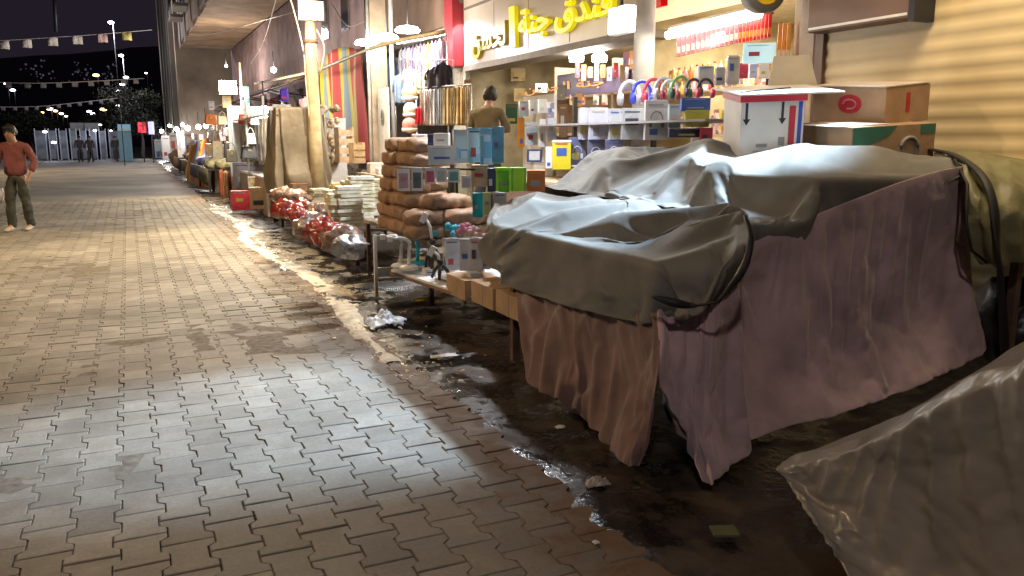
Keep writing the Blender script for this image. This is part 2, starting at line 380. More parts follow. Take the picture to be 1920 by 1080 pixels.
# inside of the hotel lobby shop
sh = thing('lobby_shelf', 'wide pale shelf across the back of the hotel shop', 'shelf', (7.0, 10.9, 0))
MB().bx(-.25, .25, -2.0, 1.9, 2.16, 2.20).bx(-.25, .25, -2.0, 1.9, 1.55, 1.59).obj('board', M('pale_wood', (.5, .38, .26), .5), sh)
for y in (-1.98, 0, 1.88): MB().bx(-.25, .25, y-.02, y+.02, 0, 2.7).obj('upright', M('pale_wood', (.5, .38, .26), .5), sh)
hb = thing('hanging_banner', 'dark violet banner with orange lettering hanging inside the hotel shop', 'sign', (6.3, 10.3, 2.32))
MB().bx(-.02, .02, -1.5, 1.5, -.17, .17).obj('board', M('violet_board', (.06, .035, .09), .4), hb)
c = text('\uFEE6\uFEB4\uFEA4\uFEDF\uFE8D \uFE94\uFEE8\uFE9F', M('orange_ink', (.8, .28, .06), .5, em=(1, .35, .1), es=.5), 985, 1135, 6.27, 2.30, .16, 'letters', hb, .01, .004)

# --- clothing shop
B3 = thing('clothing_shop_building', 'mauve building with the open clothes shop left of the red fascia end', 'building', (5.7, 19, 0))
MB().bx(2.8, 2.9, -4.1, 1.4, 0, 3.6).obj('back_wall', M('pale_shop_wall', (.6, .56, .5), .8), B3)
MB().bx(.0, 2.8, 1.3, 1.5, 0, 3.6).obj('side_wall', concrete, B3)
MB().bx(.05, 2.85, -4.1, 1.4, 3.5, 3.62).obj('ceiling', MATS['ceiling_board'], B3)
MB().bx(-.02, .15, 1.5, 11, 0, 8).obj('wall', plast_p, B3)
MB().bx(-.02, .15, -4.1, 1.5, 3.62, 8).obj('upper_wall', M('brown_plaster', (.30, .19, .13), .85, scale=2, var=.2), B3)
for y, w, z0 in ((4.0, .5, 4.4), (6.5, .5, 4.4), (8.8, .5, 4.4)):
    wn = MB().bx(-.05, -.022, y-.45, y+.45, z0, z0+1.4).obj('window', M('window_frame', (.25, .2, .18), .5), B3)
    MB().bx(-.056, -.051, y-.40, y+.40, z0+.05, z0+1.35).obj('pane', M('dark_glass', (.02, .02, .03), .08), wn)

def pipe(name, label, cat, pts, r, mat, group=None):
    return tag(MB().tube(pts, r, 8).obj(name, mat), label, cat, group)
beige_pipe = M('beige_paint_pole', (.45, .36, .22), .55, var=.2)
p0 = atX(709, 205, 4.6); top = atX(690, 0, 4.6)
post = thing('shop_post', 'square beige post beside the striped cloth, carrying cables', 'post', (p0.x, p0.y, 0))
MB().bx(-.16, .16, -.16, .16, 0, 6).obj('shaft', M('post_plaster', (.42, .33, .22), .8, scale=4, var=.25), post)
MB().tube([(-.2, -.1, 0), (-.2, -.1, 6)], .03).obj('cable_conduit', M('grey_conduit', (.6, .56, .5), .5), post)
MB().tube([(.25, -.2, 1), (.25, -.2, 6)], .045).obj('drain_pipe', white_m, post)
bp_ = atX(705, 200, 4.55)
nb = thing('notice_board', 'narrow upright whitish board with a small printed emblem beside striped cloth', 'board', (bp_.x-.02, bp_.y-.6, .9))
MB().bx(-.02, .02, -.32, .32, 0, 1.55).obj('panel', M('off_white_board', (.62, .58, .48), .6), nb)
m = MB()
for k in range(4): m.tube([(-.03, .09*math.cos(a)*(1-k*.2), 1.0+.16*math.sin(a)*(1-k*.2)) for a in [i*PI/6 for i in range(13)]], .006, 4)
m.obj('printed_emblem', M('grey_ink', (.2, .2, .18), .7), nb)

# striped cloth
P = []
A0, A1 = atX(598, 118, 4.75), atX(684, 100, 4.75)
nu, nv = 60, 24
y0, y1 = A0.y, A1.y+.3
for i in range(nu):
    u = i/(nu-1); row = []
    for j in range(nv):
        v = j/(nv-1); y = y0+(y1-y0)*u; z = (A0.z+(A1.z-A0.z)*u+.25*math.sin(u*PI*.9))*(1-v)+.95*v
        row.append(Vector((4.75+.07*math.sin(u*26+v*1.5)*(.3+v)+.05*noise.noise(Vector((u*4, v*2, 0))), y-.5*v*u*.3, z)))
    P.append(row)
stc = stripes('striped_awning_cloth', [(0, (.55, .42, .03)), (.14, (.22, .27, .32)), (.42, (.5, .42, .08)), (.50, (.45, .03, .03)), (.66, (.12, .08, .30)), (.70, (.5, .35, .08)), (.80, (.45, .04, .04))], 2.0)
tag(MB().grid(P, nu, nv).obj('striped_cloth', stc, uvgrid=True, solid=.006), 'tall hanging cloth with red, yellow and blue-grey upright stripes behind the lamp post', 'cloth')

# --- overhanging block further down the street and the blocks beyond it
B4 = thing('overhanging_building', 'tall brown building whose upper storeys jut out over the stalls, left of lamp pole', 'building', (5.7, 37, 0))
MB().bx(0, 6, -7, 13, 0, 6.4).obj('ground_floor_wall', plast_p, B4)
MB().bx(-2.7, 6, -9.5, 13, 6.6, 16).obj('upper_block', M('lit_brown_render', (.36, .27, .23), .85, scale=.8, var=.35), B4)
MB().bx(-2.6, 0, -9.4, 12.8, 6.45, 6.6).obj('soffit', M('tan_soffit', (.40, .26, .15), .8, scale=1.2, var=.3), B4)
m = MB()
for y in (-9.3, -5, -1, 3, 7, 11): m.bx(-2.75, -2.68, y, y+.9, 6.3, 16)
m.obj('pilaster', M('grey_render', (.33, .27, .24), .85, scale=1, var=.2), B4)
for y in (-7.5, -3, 1, 5.2, 9): 
    b = MB().bx(-3.3, -2.72, y-1.0, y+1.0, 7.4, 7.55).obj('balcony', concrete, B4)
    m = MB()
    for k in range(9): m.tube([(-3.25, y-.96+k*.24, 7.55), (-3.25, y-.96+k*.24, 8.5)], .02, 5)
    m.tube([(-3.25, y-1, 8.5), (-3.25, y+1, 8.5)], .03, 5); m.obj('railing', dark, b)
    w = MB().bx(-2.74, -2.705, y-.6, y+.6, 8, 9.8).obj('window', MATS['window_frame'], B4)
    MB().bx(-2.75, -2.741, y-.52, y+.52, 8.08, 9.72).obj('pane', MATS['dark_glass'], w)
for k, y in enumerate((-6, -1.5, 3.5, 8.5)):
    MB().bx(-.06, .0, y-1.4, y+1.4, 0, 3.0).obj('shop_shutter', M('grey_shutter', (.2, .17, .16), .6), B4)
B5 = thing('far_apartment_block', 'narrow tall dim building standing furthest left above the distant stalls', 'building', (4.3, 60, 0))
MB().bx(-1.4, 9, -8, 14, 0, 22).obj('wall', M('dim_render', (.34, .26, .19), .85, scale=.6, var=.35), B5)
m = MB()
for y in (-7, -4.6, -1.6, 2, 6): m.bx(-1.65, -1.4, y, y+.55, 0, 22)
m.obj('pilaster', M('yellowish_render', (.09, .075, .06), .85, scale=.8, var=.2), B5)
for z in (5, 8.5, 12, 15.5):
    for y in (-5.8, -3, .3, 4):
        w = MB().bx(-1.46, -1.41, y-.5, y+.5, z, z+1.6).obj('window', MATS['window_frame'], B5)
        MB().bx(-1.48, -1.461, y-.4, y+.4, z+.1, z+1.5).obj('pane', MATS['dark_glass'], w)

# ================================================================== COVERED STALLS (foreground)
def tarp_mat(name, col, rough, bump=.5, spec=.5, coat=0, fine=60):
    m = M(name, col, rough, var=.22, scale=3.5, bump=bump, bscale=9, coat=coat, spec=spec)
    nt = m.node_tree; N = nt.nodes; L = nt.links
    b = N['Principled BSDF']; bp0 = [n for n in N if n.type == 'BUMP'][0]
    n = N.new('ShaderNodeTexNoise'); n.inputs['Scale'].default_value = fine; n.inputs['Detail'].default_value = 4
    tc = [x for x in N if x.type == 'TEX_COORD'][0]; L.new(tc.outputs['Object'], n.inputs['Vector'])
    b2 = N.new('ShaderNodeBump'); b2.inputs['Strength'].default_value = .25; b2.inputs['Distance'].default_value = .004
    L.new(n.outputs[0], b2.inputs['Height']); L.new(bp0.outputs[0], b2.inputs['Normal']); L.new(b2.outputs[0], b.inputs['Normal'])
    return m
TARP = tarp_mat('grey_brown_tarpaulin', (.155, .152, .14), .66, .15, spec=.3)
TARPO = tarp_mat('olive_tarpaulin', (.20, .195, .10), .5, .6)
BROWNC = M('brown_pink_curtain', (.19, .115, .10), .85, var=.25, scale=5, bump=.3, bscale=120, sheen=.3)
PINKC = M('dusty_pink_cloth', (.45, .325, .36), .85, var=.25, scale=4, bump=.25, bscale=90, sheen=.4)
ROPE = M('black_strap', (.012, .012, .016), .6)

def settle(P, pin, grow=.06, frames=36, colliders=(), bend=.15, mass=.35, grav=1.0, stiff=70, dist=.012, out=None):
    """let a sheet of cloth settle under its own weight; returns the settled grid"""
    nu, nv = len(P), len(P[0])
    o = MB().grid(P, nu, nv).obj('settling_sheet', ROPE)
    vg = o.vertex_groups.new(name='pin')
    for i in range(nu):
        for j in range(nv):
            w = pin(i/(nu-1), j/(nv-1))
            if w > 0: vg.add([i*nv+j], w, 'REPLACE')
    cm = o.modifiers.new('cloth', 'CLOTH'); cs = cm.settings; cs.quality = 7; cs.mass = mass
    cs.tension_stiffness = cs.compression_stiffness = stiff; cs.shear_stiffness = stiff*.5; cs.bending_stiffness = bend
    cs.tension_damping = cs.compression_damping = 8; cs.air_damping = 2; cs.shrink_min = -grow; cs.shrink_max = -grow
    cs.vertex_group_mass = 'pin'; cs.effector_weights.gravity = grav
    cm.collision_settings.use_collision = bool(colliders); cm.collision_settings.distance_min = dist; cm.collision_settings.use_self_collision = False
    cos = []
    for mb in colliders:
        c = mb.obj('goods_form', ROPE); k = c.modifiers.new('col', 'COLLISION'); c.collision.thickness_outer = .01; c.collision.cloth_friction = 8; cos.append(c)
    cm.point_cache.frame_start = 1; cm.point_cache.frame_end = frames+2
    S.frame_start = 1; S.frame_end = frames+2
    for f_ in range(1, frames+1): S.frame_set(f_)
    dg = bpy.context.evaluated_depsgraph_get(); ev = o.evaluated_get(dg); me = ev.to_mesh()
    co = [v.co.copy() for v in me.vertices]; ev.to_mesh_clear()
    bpy.data.objects.remove(o)
    for c in cos: bpy.data.objects.remove(c)
    S.frame_set(1)
    return [[co[i*nv+j] for j in range(nv)] for i in range(nu)]
def crease(p, f, sd=0):
    n1 = noise.noise(p*f+Vector((sd, 0, 0))); n2 = noise.noise(p*f*.9+Vector((0, sd+5, 3)))
    return -(1-min(1, abs(n1)*5))-.7*(1-min(1, abs(n2)*6))
import time as _t
LS = thing('covered_stall', 'low stall under a crumpled grey-brown tarp with brown curtain hanging to the ground', 'market stall', (2.6, 4.1, 0))
def loc(P, t): L0 = t.location; return [[p-L0 for p in r] for r in P]
rows = []
zs0 = [1.03, 1.07, 1.09, 1.10, 1.10, 1.14, 1.16]
r0 = [at(x, y, z-.25) for (x, y), z in zip([(935, 388), (1010, 386), (1080, 384), (1160, 386), (1240, 392), (1300, 395), (1345, 398)], zs0)]
r0 = [Vector((p.x+.25, p.y+.1, .82)) for p in [at(x, y, z) for (x, y), z in zip([(935, 364), (1010, 361), (1080, 359), (1160, 366), (1240, 374), (1300, 372), (1345, 378)], zs0)]]
r1 = [at(x, y, z) for (x, y), z in zip([(935, 364), (1010, 361), (1080, 359), (1160, 366), (1240, 374), (1300, 372), (1345, 378)], zs0)]
r2 = [at(x, y, z) for x, y, z in [(925, 386, 1.0), (1010, 384, 1.06), (1080, 384, 1.06), (1150, 392, 1.06), (1230, 402, 1.07), (1300, 386, 1.16), (1372, 384, 1.16)]]
r3 = [at(x, y, z) for x, y, z in [(914, 408, .95), (985, 424, .97), (1060, 418, 1.0), (1130, 432, 1.0), (1212, 432, 1.03), (1308, 396, 1.14), (1398, 396, 1.13)]]
r4 = [at(x, y, z) for x, y, z in [(914, 428, .90), (978, 449, .89), (1060, 449, .93), (1145, 488, .86), (1215, 466, .93), (1310, 420, 1.06), (1404, 412, 1.10)]]
r5 = [atX(x, y, X) for x, y, X in [(917, 462, 2.42), (974, 500, 2.12), (1058, 510, 2.03), (1145, 528, 2.0), (1225, 516, 2.03), (1310, 492, 2.2), (1398, 470, 2.46)]]
r6 = [atX(x, y, X) for x, y, X in [(928, 502, 2.44), (972, 541, 2.14), (1060, 556, 2.04), (1145, 561, 2.03), (1225, 562, 2.1), (1300, 570, 2.27), (1356, 562, 2.43)]]
P = surf([r0, r1, r2, r3, r4, r5, r6], 84, 120)
P = displace(P, lambda u, v, p: .012*noise.noise(p*7)*(1 if 0 < u else 0))
LPK = [(2.75, 5.45, .15, .07), (2.5, 5.0, .10, .05), (2.85, 4.85, .14, .06), (2.45, 4.45, .10, .03), (2.8, 4.3, .13, .07), (2.5, 3.9, .12, .05), (2.95, 3.85, .14, .05), (2.65, 3.4, .14, .04), (3.1, 4.6, .12, .05), (3.1, 5.3, .12, .05)]
cb = MB().bx(2.17, 3.3, 3.08, 5.35, .3, .92); pk = MB()
for x, y, r_, h in LPK: pk.ball((x, y, 1.02+h-r_), r_, 12, (1, 1.2, 1))
pk.ball((2.9, 3.25, .95), .18, 12, (1.3, .9, 1)); pk.ball((2.45, 3.1, .80), .16, 12)
_t0 = _t.time()
P = settle(P, lambda u, v: 1 if u < .10 or (v > .975 and .30 < u < .72) or (u > .7 and v > .95) or (v < .03 and u > .3) or (u > .9 and v < .12) else 0, .035, 26, [cb, pk], bend=.05)
print('settle low', _t.time()-_t0)
MB().grid(loc(P, LS), len(P), len(P[0])).obj('tarpaulin', TARP, LS, solid=.004, sub=1)

def curtain(name, tops, bots, mat, parent, nu=140, nv=60, amp=.03, freq=60, mids=None, sd=0, drift=1.0):
    rws = [tops]+([mids] if mids else [[a.lerp(b, .5) for a, b in zip(tops, bots)]])+[bots]
    P = surf(rws, nv, nu)
    def fn(u, v, p):
        ph = v*freq+2.2*noise.noise(Vector((v*7, u*drift, sd)))
        s = math.sin(ph); s = s*abs(s)**.0
        k = (.35+.65*u)*(.45+.9*abs(noise.noise(Vector((v*5, u*.8, sd+3)))))
        q = noise.noise(Vector((v*freq*.26, u*.9, sd+8)))*2.2; q2 = noise.noise(Vector((v*freq*.95, u*1.6, sd+2)))
        return amp*k*(.25*s+1.6*q+.6*q2)+.025*noise.noise(p*2.2)*u+.005*crease(p, 5, sd)+.003*noise.noise(p*14)
    P = displace(P, fn); P = [r[::2] for r in P[::2]]
    P = settle(P, lambda u, v: 1 if u < .06 or v < .015 or v > .985 else (.5 if u > .96 else 0), .05, 20, [], bend=.05, mass=.2)
    for r in P:
        for q in r: q.z = max(q.z, .006)
    return MB().grid(loc(P, parent), len(P), len(P[0])).obj(name, mat, parent, solid=.004, sub=1)
t1 = [atX(x, y, X) for x, y, X in [(966, 508, 2.22), (1040, 522, 2.19), (1100, 530, 2.19), (1165, 535, 2.19), (1228, 542, 2.2)]]
b1 = [at(x, y, .05) for x, y in [(980, 706), (1035, 745), (1110, 800), (1165, 872), (1192, 884)]]
b1[0] = at(982, 716, .12); b1[1] = at(1040, 752, .14)
m1 = [a.lerp(b, .5) for a, b in zip(t1, b1)]; m1[-1] = atX(1236, 660, 2.08)
curtain('brown_curtain', t1, b1, BROWNC, LS, amp=.032, freq=74, mids=m1, sd=1)
t2 = [atX(x, y, X) for x, y, X in [(1230, 545, 2.2), (1290, 552, 2.3), (1345, 556, 2.42), (1392, 520, 2.6)]]
b2 = [at(1268, 806, .16), at(1322, 908, .03), at(1348, 905, .03), at(1402, 838, .06)]
m2 = [a.lerp(b, .5) for a, b in zip(t2, b2)]; m2[0] = atX(1236, 664, 2.1)
curtain('pink_brown_curtain', t2, b2, PINKC, LS, nu=100, amp=.036, freq=40, mids=m2, sd=5)
# tie straps, table under the cloth
m = MB(); m.tube([p-LS.location for p in catmull([atX(1404, 405, 2.4)+Vector((-.02, 0, 0)), atX(1408, 445, 2.33), atX(1396, 500, 2.28), atX(1368, 540, 2.24), atX(1346, 566, 2.2)], 24)], [.008+.008*math.sin(i/23*PI) for i in range(24)], 8)
m.tube([p-LS.location for p in catmull([atX(1222, 556, 2.02), atX(1262, 567, 2.08), atX(1300, 573, 2.16), atX(1346, 566, 2.2)], 20)], [.006+.014*math.sin(min(1, i/14)*PI) for i in range(20)], 8)
m.obj('black_strap', ROPE, LS)
m = MB()
m.bx(-.33, .45, -.55, .85, .70, .74)
for x in (-.30, .42):
    for y in (-.5, .8): m.bx(x-.025, x+.025, y-.025, y+.025, 0, .72)
m.bx(-.31, -.28, -.5, .8, .3, .34); m.obj('table_frame', M('rusty_steel', (.12, .07, .05), .7, var=.4), LS)
# bundle of goods glimpsed through the slit
bag = thing('black_bag', 'black glossy bag seen through the slit between the brown and pink curtains', 'bag', (2.62, 3.28, 0))
MB().ball((0, 0, .22), .22, 14, (1, .8, 1), .35, 3).obj('body', M('black_plastic', (.01, .01, .018), .3, bump=.5, bscale=14), bag)
MB().tube(catmull([(-.1, -.15, .35), (-.18, -.22, .2), (-.1, -.24, .12), (-.02, -.2, .2)], 14), .008, 6).obj('strap', M('grey_strap', (.3, .3, .32), .5), bag)

# ---- high stall
HSd = thing('covered_stall', 'tall broad stall wrapped in grey tarp over long dusty pink cloth beneath the cartons', 'market stall', (3.8, 4.6, 0))
def hf(X, Y):
    """height of the goods heaped under the grey tarp"""
    xl = 3.22 if Y > 4.8 else 3.22-.36*(4.8-Y)/1.5
    t = max(0, min(1, (X-xl)/.55)); t = t*t*(3-2*t)
    z = 1.09+.27*t+.02*math.sin(X*3+1)+.015*math.sin(Y*2.3)
    for cx, cy, r, h in ((4.15, 5.0, .3, .075), (3.75, 5.7, .22, .05), (3.55, 4.35, .22, .09), (4.35, 4.15, .35, .05), (3.95, 3.8, .2, .05), (4.7, 4.6, .3, .05), (3.4, 5.15, .16, .05)):
        z += h*math.exp(-((X-cx)**2+(Y-cy)**2)/r**2)
    return z
rows = []
Ys = [6.35, 6.3, 6.0, 5.5, 5.0, 4.5, 4.1, 3.75]
Xs = [0, .12, .3, .5, .75, 1.05, 1.3, 1.55]
for k, Y in enumerate(Ys):
    xl = 3.22 if Y > 4.8 else 3.22-.36*(4.8-Y)/1.5
    row = []
    for q, dx in enumerate(Xs):
        xe = xl+(4.75-xl)*q/(len(Xs)-1)*1.0 if q > 3 else xl+dx
        row.append(Vector((xe, Y, (.9 if k == 0 else hf(xe, Y)))))
    rows.append(row)
hx = [(1392, 388, 1.12, 3.38), (1425, 352, 0, 3.34), (1475, 326, 0, 3.34), (1540, 309, 0, 3.36), (1610, 299, 0, 3.37), (1690, 293, 0, 3.38), (1760, 291, 0, 3.38), (1818, 300, 0, 3.4)]
rows.append([atY(x, y, Y) for x, y, _, Y in hx])
hh = [(1396, 474, 3.24), (1425, 462, 3.22), (1475, 440, 3.2), (1540, 412, 3.2), (1610, 384, 3.2), (1690, 354, 3.21), (1760, 334, 3.23), (1820, 322, 3.26)]
rows.append([atY(x, y, Y) for x, y, Y in hh])
P = surf(rows, 96, 96)
sgn2 = 1 if (P[51][80]-P[50][80]).cross(P[50][81]-P[50][80]).z > 0 else -1
P = displace(P, lambda u, v, p: .012*noise.noise(p*7)*sgn2)
HPK = [(3.55, 5.6, .2, .06), (4.1, 5.2, .2, .07), (3.65, 4.7, .2, .07), (4.4, 4.6, .2, .04), (3.45, 4.15, .18, .04), (4.0, 4.1, .2, .06), (4.4, 3.9, .16, .02), (3.3, 5.2, .12, .0), (3.8, 6.0, .18, .03)]
cb = MB().bx(2.95, 4.66, 3.28, 6.3, .3, 1.04).bx(3.35, 4.6, 3.30, 4.2, 1.0, 1.27); pk = MB()
for x, y, r_, h in HPK: pk.ball((x, y, hf(x, y)+h-r_), r_, 12)
_t0 = _t.time()
P = settle(P, lambda u, v: 1 if u < .14 or v > .985 or (v < .02 and u < .8) else 0, .05, 26, [cb, pk], bend=.1)
print('settle high', _t.time()-_t0)
MB().grid(loc(P, HSd), len(P), len(P[0])).obj('tarpaulin', TARP, HSd, solid=.004, sub=1)
tp = [atY(x, y-14, Y+.03) for x, y, Y in hh]
bp2 = [(1366, 842, 2.86), (1425, 824, 2.86), (1480, 806, 2.87), (1545, 790, 2.9), (1615, 768, 2.93), (1700, 736, 3.0), (1775, 702, 3.06), (1852, 660, 3.12)]
bt = [atY(x, y, Y) for x, y, Y in bp2]; bt = [Vector((p.x, p.y, max(p.z, .03))) for p in bt]
def pf():
    mids = [a.lerp(b, .5)+Vector((0, .04, 0)) for a, b in zip(tp, bt)]
    P = surf([tp, mids, bt], 90, 200)
    def fn(u, v, p):
        big = .03*noise.noise(p*1.7+Vector((2, 2, 8)))
        right = max(0, min(1, (v-.40)/.2))
        ph = v*58+1.8*noise.noise(Vector((v*6, u, 4)))
        f = right*min(1, u*1.6)*.045*(noise.noise(Vector((v*26, u*.8, 4)))*1.5+noise.noise(Vector((v*55, u*1.3, 8)))*.6)*(.4+abs(noise.noise(Vector((v*4, u*.7, 9))))*1.6)
        w = .016*crease(p, 2.2, 4)*.7+.006*crease(p, 5, 3)
        return (big+f+w)*min(1, u*6+.1)
    P = displace(P, fn); P = [r[::2] for r in P[::2]]
    P = settle(P, lambda u, v: 1 if u < .06 or v < .012 or v > .99 else (.4 if u > .96 else 0), .045, 22, [MB().bx(2.75, 4.6, 3.34, 4, 0, .94)], bend=.06, mass=.2)
    for r in P:
        for q in r: q.z = max(q.z, .006)
    return MB().grid(loc(P, HSd), len(P), len(P[0])).obj('pink_cloth', PINKC, HSd, solid=.004, sub=1)
pf()
m = MB(); m.bx(-.5, .75, -.9, 1.5, .9, .94)
for x in (-.45, .7):
    for y in (-.85, 1.45): m.bx(x-.03, x+.03, y-.03, y+.03, 0, .9)
m.obj('table_frame', MATS['rusty_steel'], HSd)

# ---- olive tarp stall at the right edge
OS = thing('covered_stall', 'stall at right edge under an olive green tarp held by a black strap', 'market stall', (5.2, 3.4, 0))
def W3(pts): return [atY(x, y, Y) for x, y, Y in pts]
rows = [W3([(1738, 296, 4.7), (1830, 296, 4.6), (1910, 300, 4.4), (2020, 312, 4.2)]),
        W3([(1756, 284, 4.2), (1830, 289, 4.1), (1915, 298, 3.9), (2030, 315, 3.7)]),
        W3([(1790, 306, 3.45), (1850, 318, 3.3), (1930, 335, 3.15), (2050, 360, 3.0)]),
        W3([(1812, 350, 3.16), (1858, 375, 3.0), (1930, 395, 2.9), (2060, 420, 2.8)]),
        W3([(1816, 430, 3.1), (1862, 440, 2.95), (1935, 445, 2.88), (2060, 470, 2.8)]),
        W3([(1838, 488, 3.06), (1880, 494, 2.95), (1935, 487, 2.9), (2060, 500, 2.8)])]
P = surf(rows, 70, 90)
P = displace(P, lambda u, v, p: (.03*noise.noise(p*3)+.03*max(0, ridged(p, 3.2, 6)-.4)+.008*ridged(p, 10, 2)+.02*u*math.sin(v*26)))
MB().grid(loc(P, OS), 70, 90).obj('tarpaulin', TARPO, OS, solid=.006)
m = MB()
m.tube([p-OS.location for p in catmull(W3([(1745, 280, 4.1), (1790, 291, 3.5), (1838, 325, 3.12), (1862, 380, 2.95), (1872, 470, 2.88), (1880, 580, 2.86), (1886, 700, 2.88)]), 40)], .026, 8, flat=.4)
m.obj('black_strap', ROPE, OS)
m = MB(); m.tube([p-OS.location for p in W3([(1790, 300, 3.42), (1814, 345, 3.1), (1812, 420, 3.04), (1822, 470, 3.02), (1850, 492, 2.98)])], .009, 6); m.obj('hem_cord', ROPE, OS)
m = MB(); m.bx(-.5, 1.2, -.35, .9, .85, .89)
for x in (-.42, 1.1):
    for y in (-.3, .85): m.bx(x-.025, x+.025, y-.025, y+.025, 0, .85)
m.obj('table_frame', MATS['rusty_steel'], OS)
sk = thing('dark_sack', 'dark shiny sack stored beneath the olive tarp at the right edge', 'sack', (5.25, 3.3, 0))
MB().ball((0, 0, .3), .34, 16, (1, .8, .95), .4, 2).obj('body', MATS['black_plastic'], sk)

# ---- brown plastic sheet, nearest corner
FS = thing('covered_stall', 'nearest stall corner under a shiny brown plastic sheet, bottom right', 'market stall', (2.4, 1.3, 0))
FT = tarp_mat('brown_plastic_sheet', (.24, .225, .205), .42, .2, spec=.5, coat=.12, fine=45)
rows = [[Vector((3.2, 2.3, .2)), Vector((3.3, 1.9, .85)), Vector((3.4, 1.4, .95)), Vector((3.4, .7, 1.1))],
        [Vector((2.5, 2.2, .33)), Vector((2.6, 1.85, .64)), Vector((2.7, 1.4, .9)), Vector((2.8, .7, 1.15))],
        [atX(1463, 868, 2.0), atX(1620, 822, 2.03), atX(1850, 705, 2.03), atX(2200, 545, 2.03)],
        [atX(1478, 905, 1.96), atX(1620, 880, 1.93), atX(1850, 815, 1.9), atX(2200, 720, 1.9)],
        [atX(1530, 990, 1.9), atX(1650, 960, 1.84), atX(1860, 945, 1.84), atX(2200, 910, 1.86)],
        [atX(1600, 1100, 1.84), atX(1700, 1110, 1.78), atX(1880, 1110, 1.8), atX(2200, 1110, 1.8)],
        [Vector((1.84, 1.55, .02)), Vector((1.8, 1.4, .02)), Vector((1.8, 1.1, .02)), Vector((1.8, .7, .02))]]
P = surf(rows, 84, 90)
def fn(u, v, p):
    a = .03*noise.noise(p*2.6+Vector((1, 5, 3)))
    # long diagonal creases running down from the tip
    for c, s, h, w in ((.30, .55, .020, .07), (.66, .35, .016, .09)):
        d = (v-c)-(u-.4)*s*1.2; a += h*math.exp(-(d/w)**2)*min(1, max(0, (u-.22)*5))
    a += .014*crease(p, 2.3, 4)+.006*crease(p, 6, 1)
    return a
P = displace(P, lambda u, v, p: .012*noise.noise(p*6+Vector((1, 5, 3))))
P = settle(P, lambda u, v: 1 if u < .3 or u > .97 else (.8 if .32 < u < .36 or v < .02 or v > .98 else 0), .08, 26, [MB().bx(2.15, 3.2, .6, 1.75, .1, .42)], bend=.06, mass=.3)
P = displace(P, lambda u, v, p: .009*crease(p, 2.6, 4)+.005*crease(p, 6, 1)+.002*crease(p, 15, 7))
MB().grid(loc(P, FS), len(P), len(P[0])).obj('plastic_sheet', FT, FS, sub=1)
m = MB(); m.bx(-.2, .9, -.9, .5, .25, .29)
for x in (-.17, .85):
    for y in (-.85, .45): m.bx(x-.02, x+.02, y-.02, y+.02, 0, .25)
m.obj('table_frame', MATS['rusty_steel'], FS)

# ================================================================== CARTONS ON THE HIGH STALL
card = M('cardboard', (.36, .235, .14), .8, var=.15, scale=6, bump=.1, bscale=50, rand=.2)
card2 = M('grey_cardboard', (.42, .38, .32), .8, var=.12, scale=5)
whitec = M('white_carton', (.62, .60, .58), .55, var=.1, scale=4)
tape = M('brown_tape', (.30, .2, .1), .3)
redp = M('red_print', (.42, .02, .04), .5); bluep = M('blue_print', (.03, .06, .35), .5); blackp = M('black_print', (.02, .02, .025), .6); greenp = M('green_print', (.04, .16, .12), .6); greyp = M('grey_print', (.25, .25, .26), .6)
def carton(name, label, px, w, d, h, Y, mat, rz, tilt=R(0), tiltx=0, cat='box', group=None):
    p = atY(px[0], px[1], Y); t = thing(name, label, cat, p, 0, group)
    t.rotation_euler = (tilt, tiltx, rz)
    MB().bx(-w/2, w/2, -d/2, d/2, 0, h).obj('body', mat, t, bevel=.004)
    return t
# red-rimmed white carton: local -Y looks to the camera
Yc = 4.9
dd = depth(atY(1400, 285, Yc))/F
wb = carton('white_carton', 'tall white carton with red rimmed lid, black arrows and red and blue bands', (1425, 300), .46, .46, .50, Yc, whitec, -.42, R(7), R(-2))
w2 = .23; d2 = .23; hb_ = .50
m = MB(); m.bx(-w2-.012, w2+.012, -d2-.012, d2+.012, hb_-.045, hb_-.003); m.obj('red_rim', redp, wb)
MB().bx(-w2-.008, w2+.28, -d2-.008, d2+.35, hb_, hb_+.012).obj('lid', whitec, wb)
f = MB().box((.40, d2+.34, hb_+.12), (.40, .012, .24), Matrix.Rotation(-.25, 3, 'X'), top=(.72, 1)).obj('open_flap', card2, wb)
m = MB()
for x in (-.19, .07):
    m.bx(x-.009, x+.009, -d2-.004, -d2+.001, .32, .45); m.add([(x-.028, -d2-.004, .335), (x+.028, -d2-.004, .335), (x, -d2-.004, .29)], [(0, 1, 2)])
m.obj('arrow_print', blackp, wb)
m = MB(); m.bx(.12, .165, -d2-.004, -d2+.001, .03, .42).bx(w2-.001, w2+.003, -.02, .05, .1, .3); m.obj('red_band', redp, wb)
m = MB(); m.bx(.185, .212, -d2-.0045, -d2+.001, 0, .45).bx(w2-.001, w2+.004, -.22, -.19, 0, .45); m.obj('blue_band', bluep, wb)
m = MB(); m.bx(-.11, -.03, -d2-.004, -d2+.001, .13, .155).bx(-.13, .03, -d2-.004, -d2+.001, .10, .105).bx(-.13, .03, -d2-.004, -d2+.001, .075, .08).bx(.05, .095, -d2-.004, -d2+.001, .14, .2); m.obj('small_print', greyp, wb)
MB().tube([(-.2, -.1, hb_+.016), (-.05, 0, hb_+.02), (.1, .1, hb_+.016), (.25, .15, hb_+.02)], .005, 5).obj('black_string', ROPE, wb)
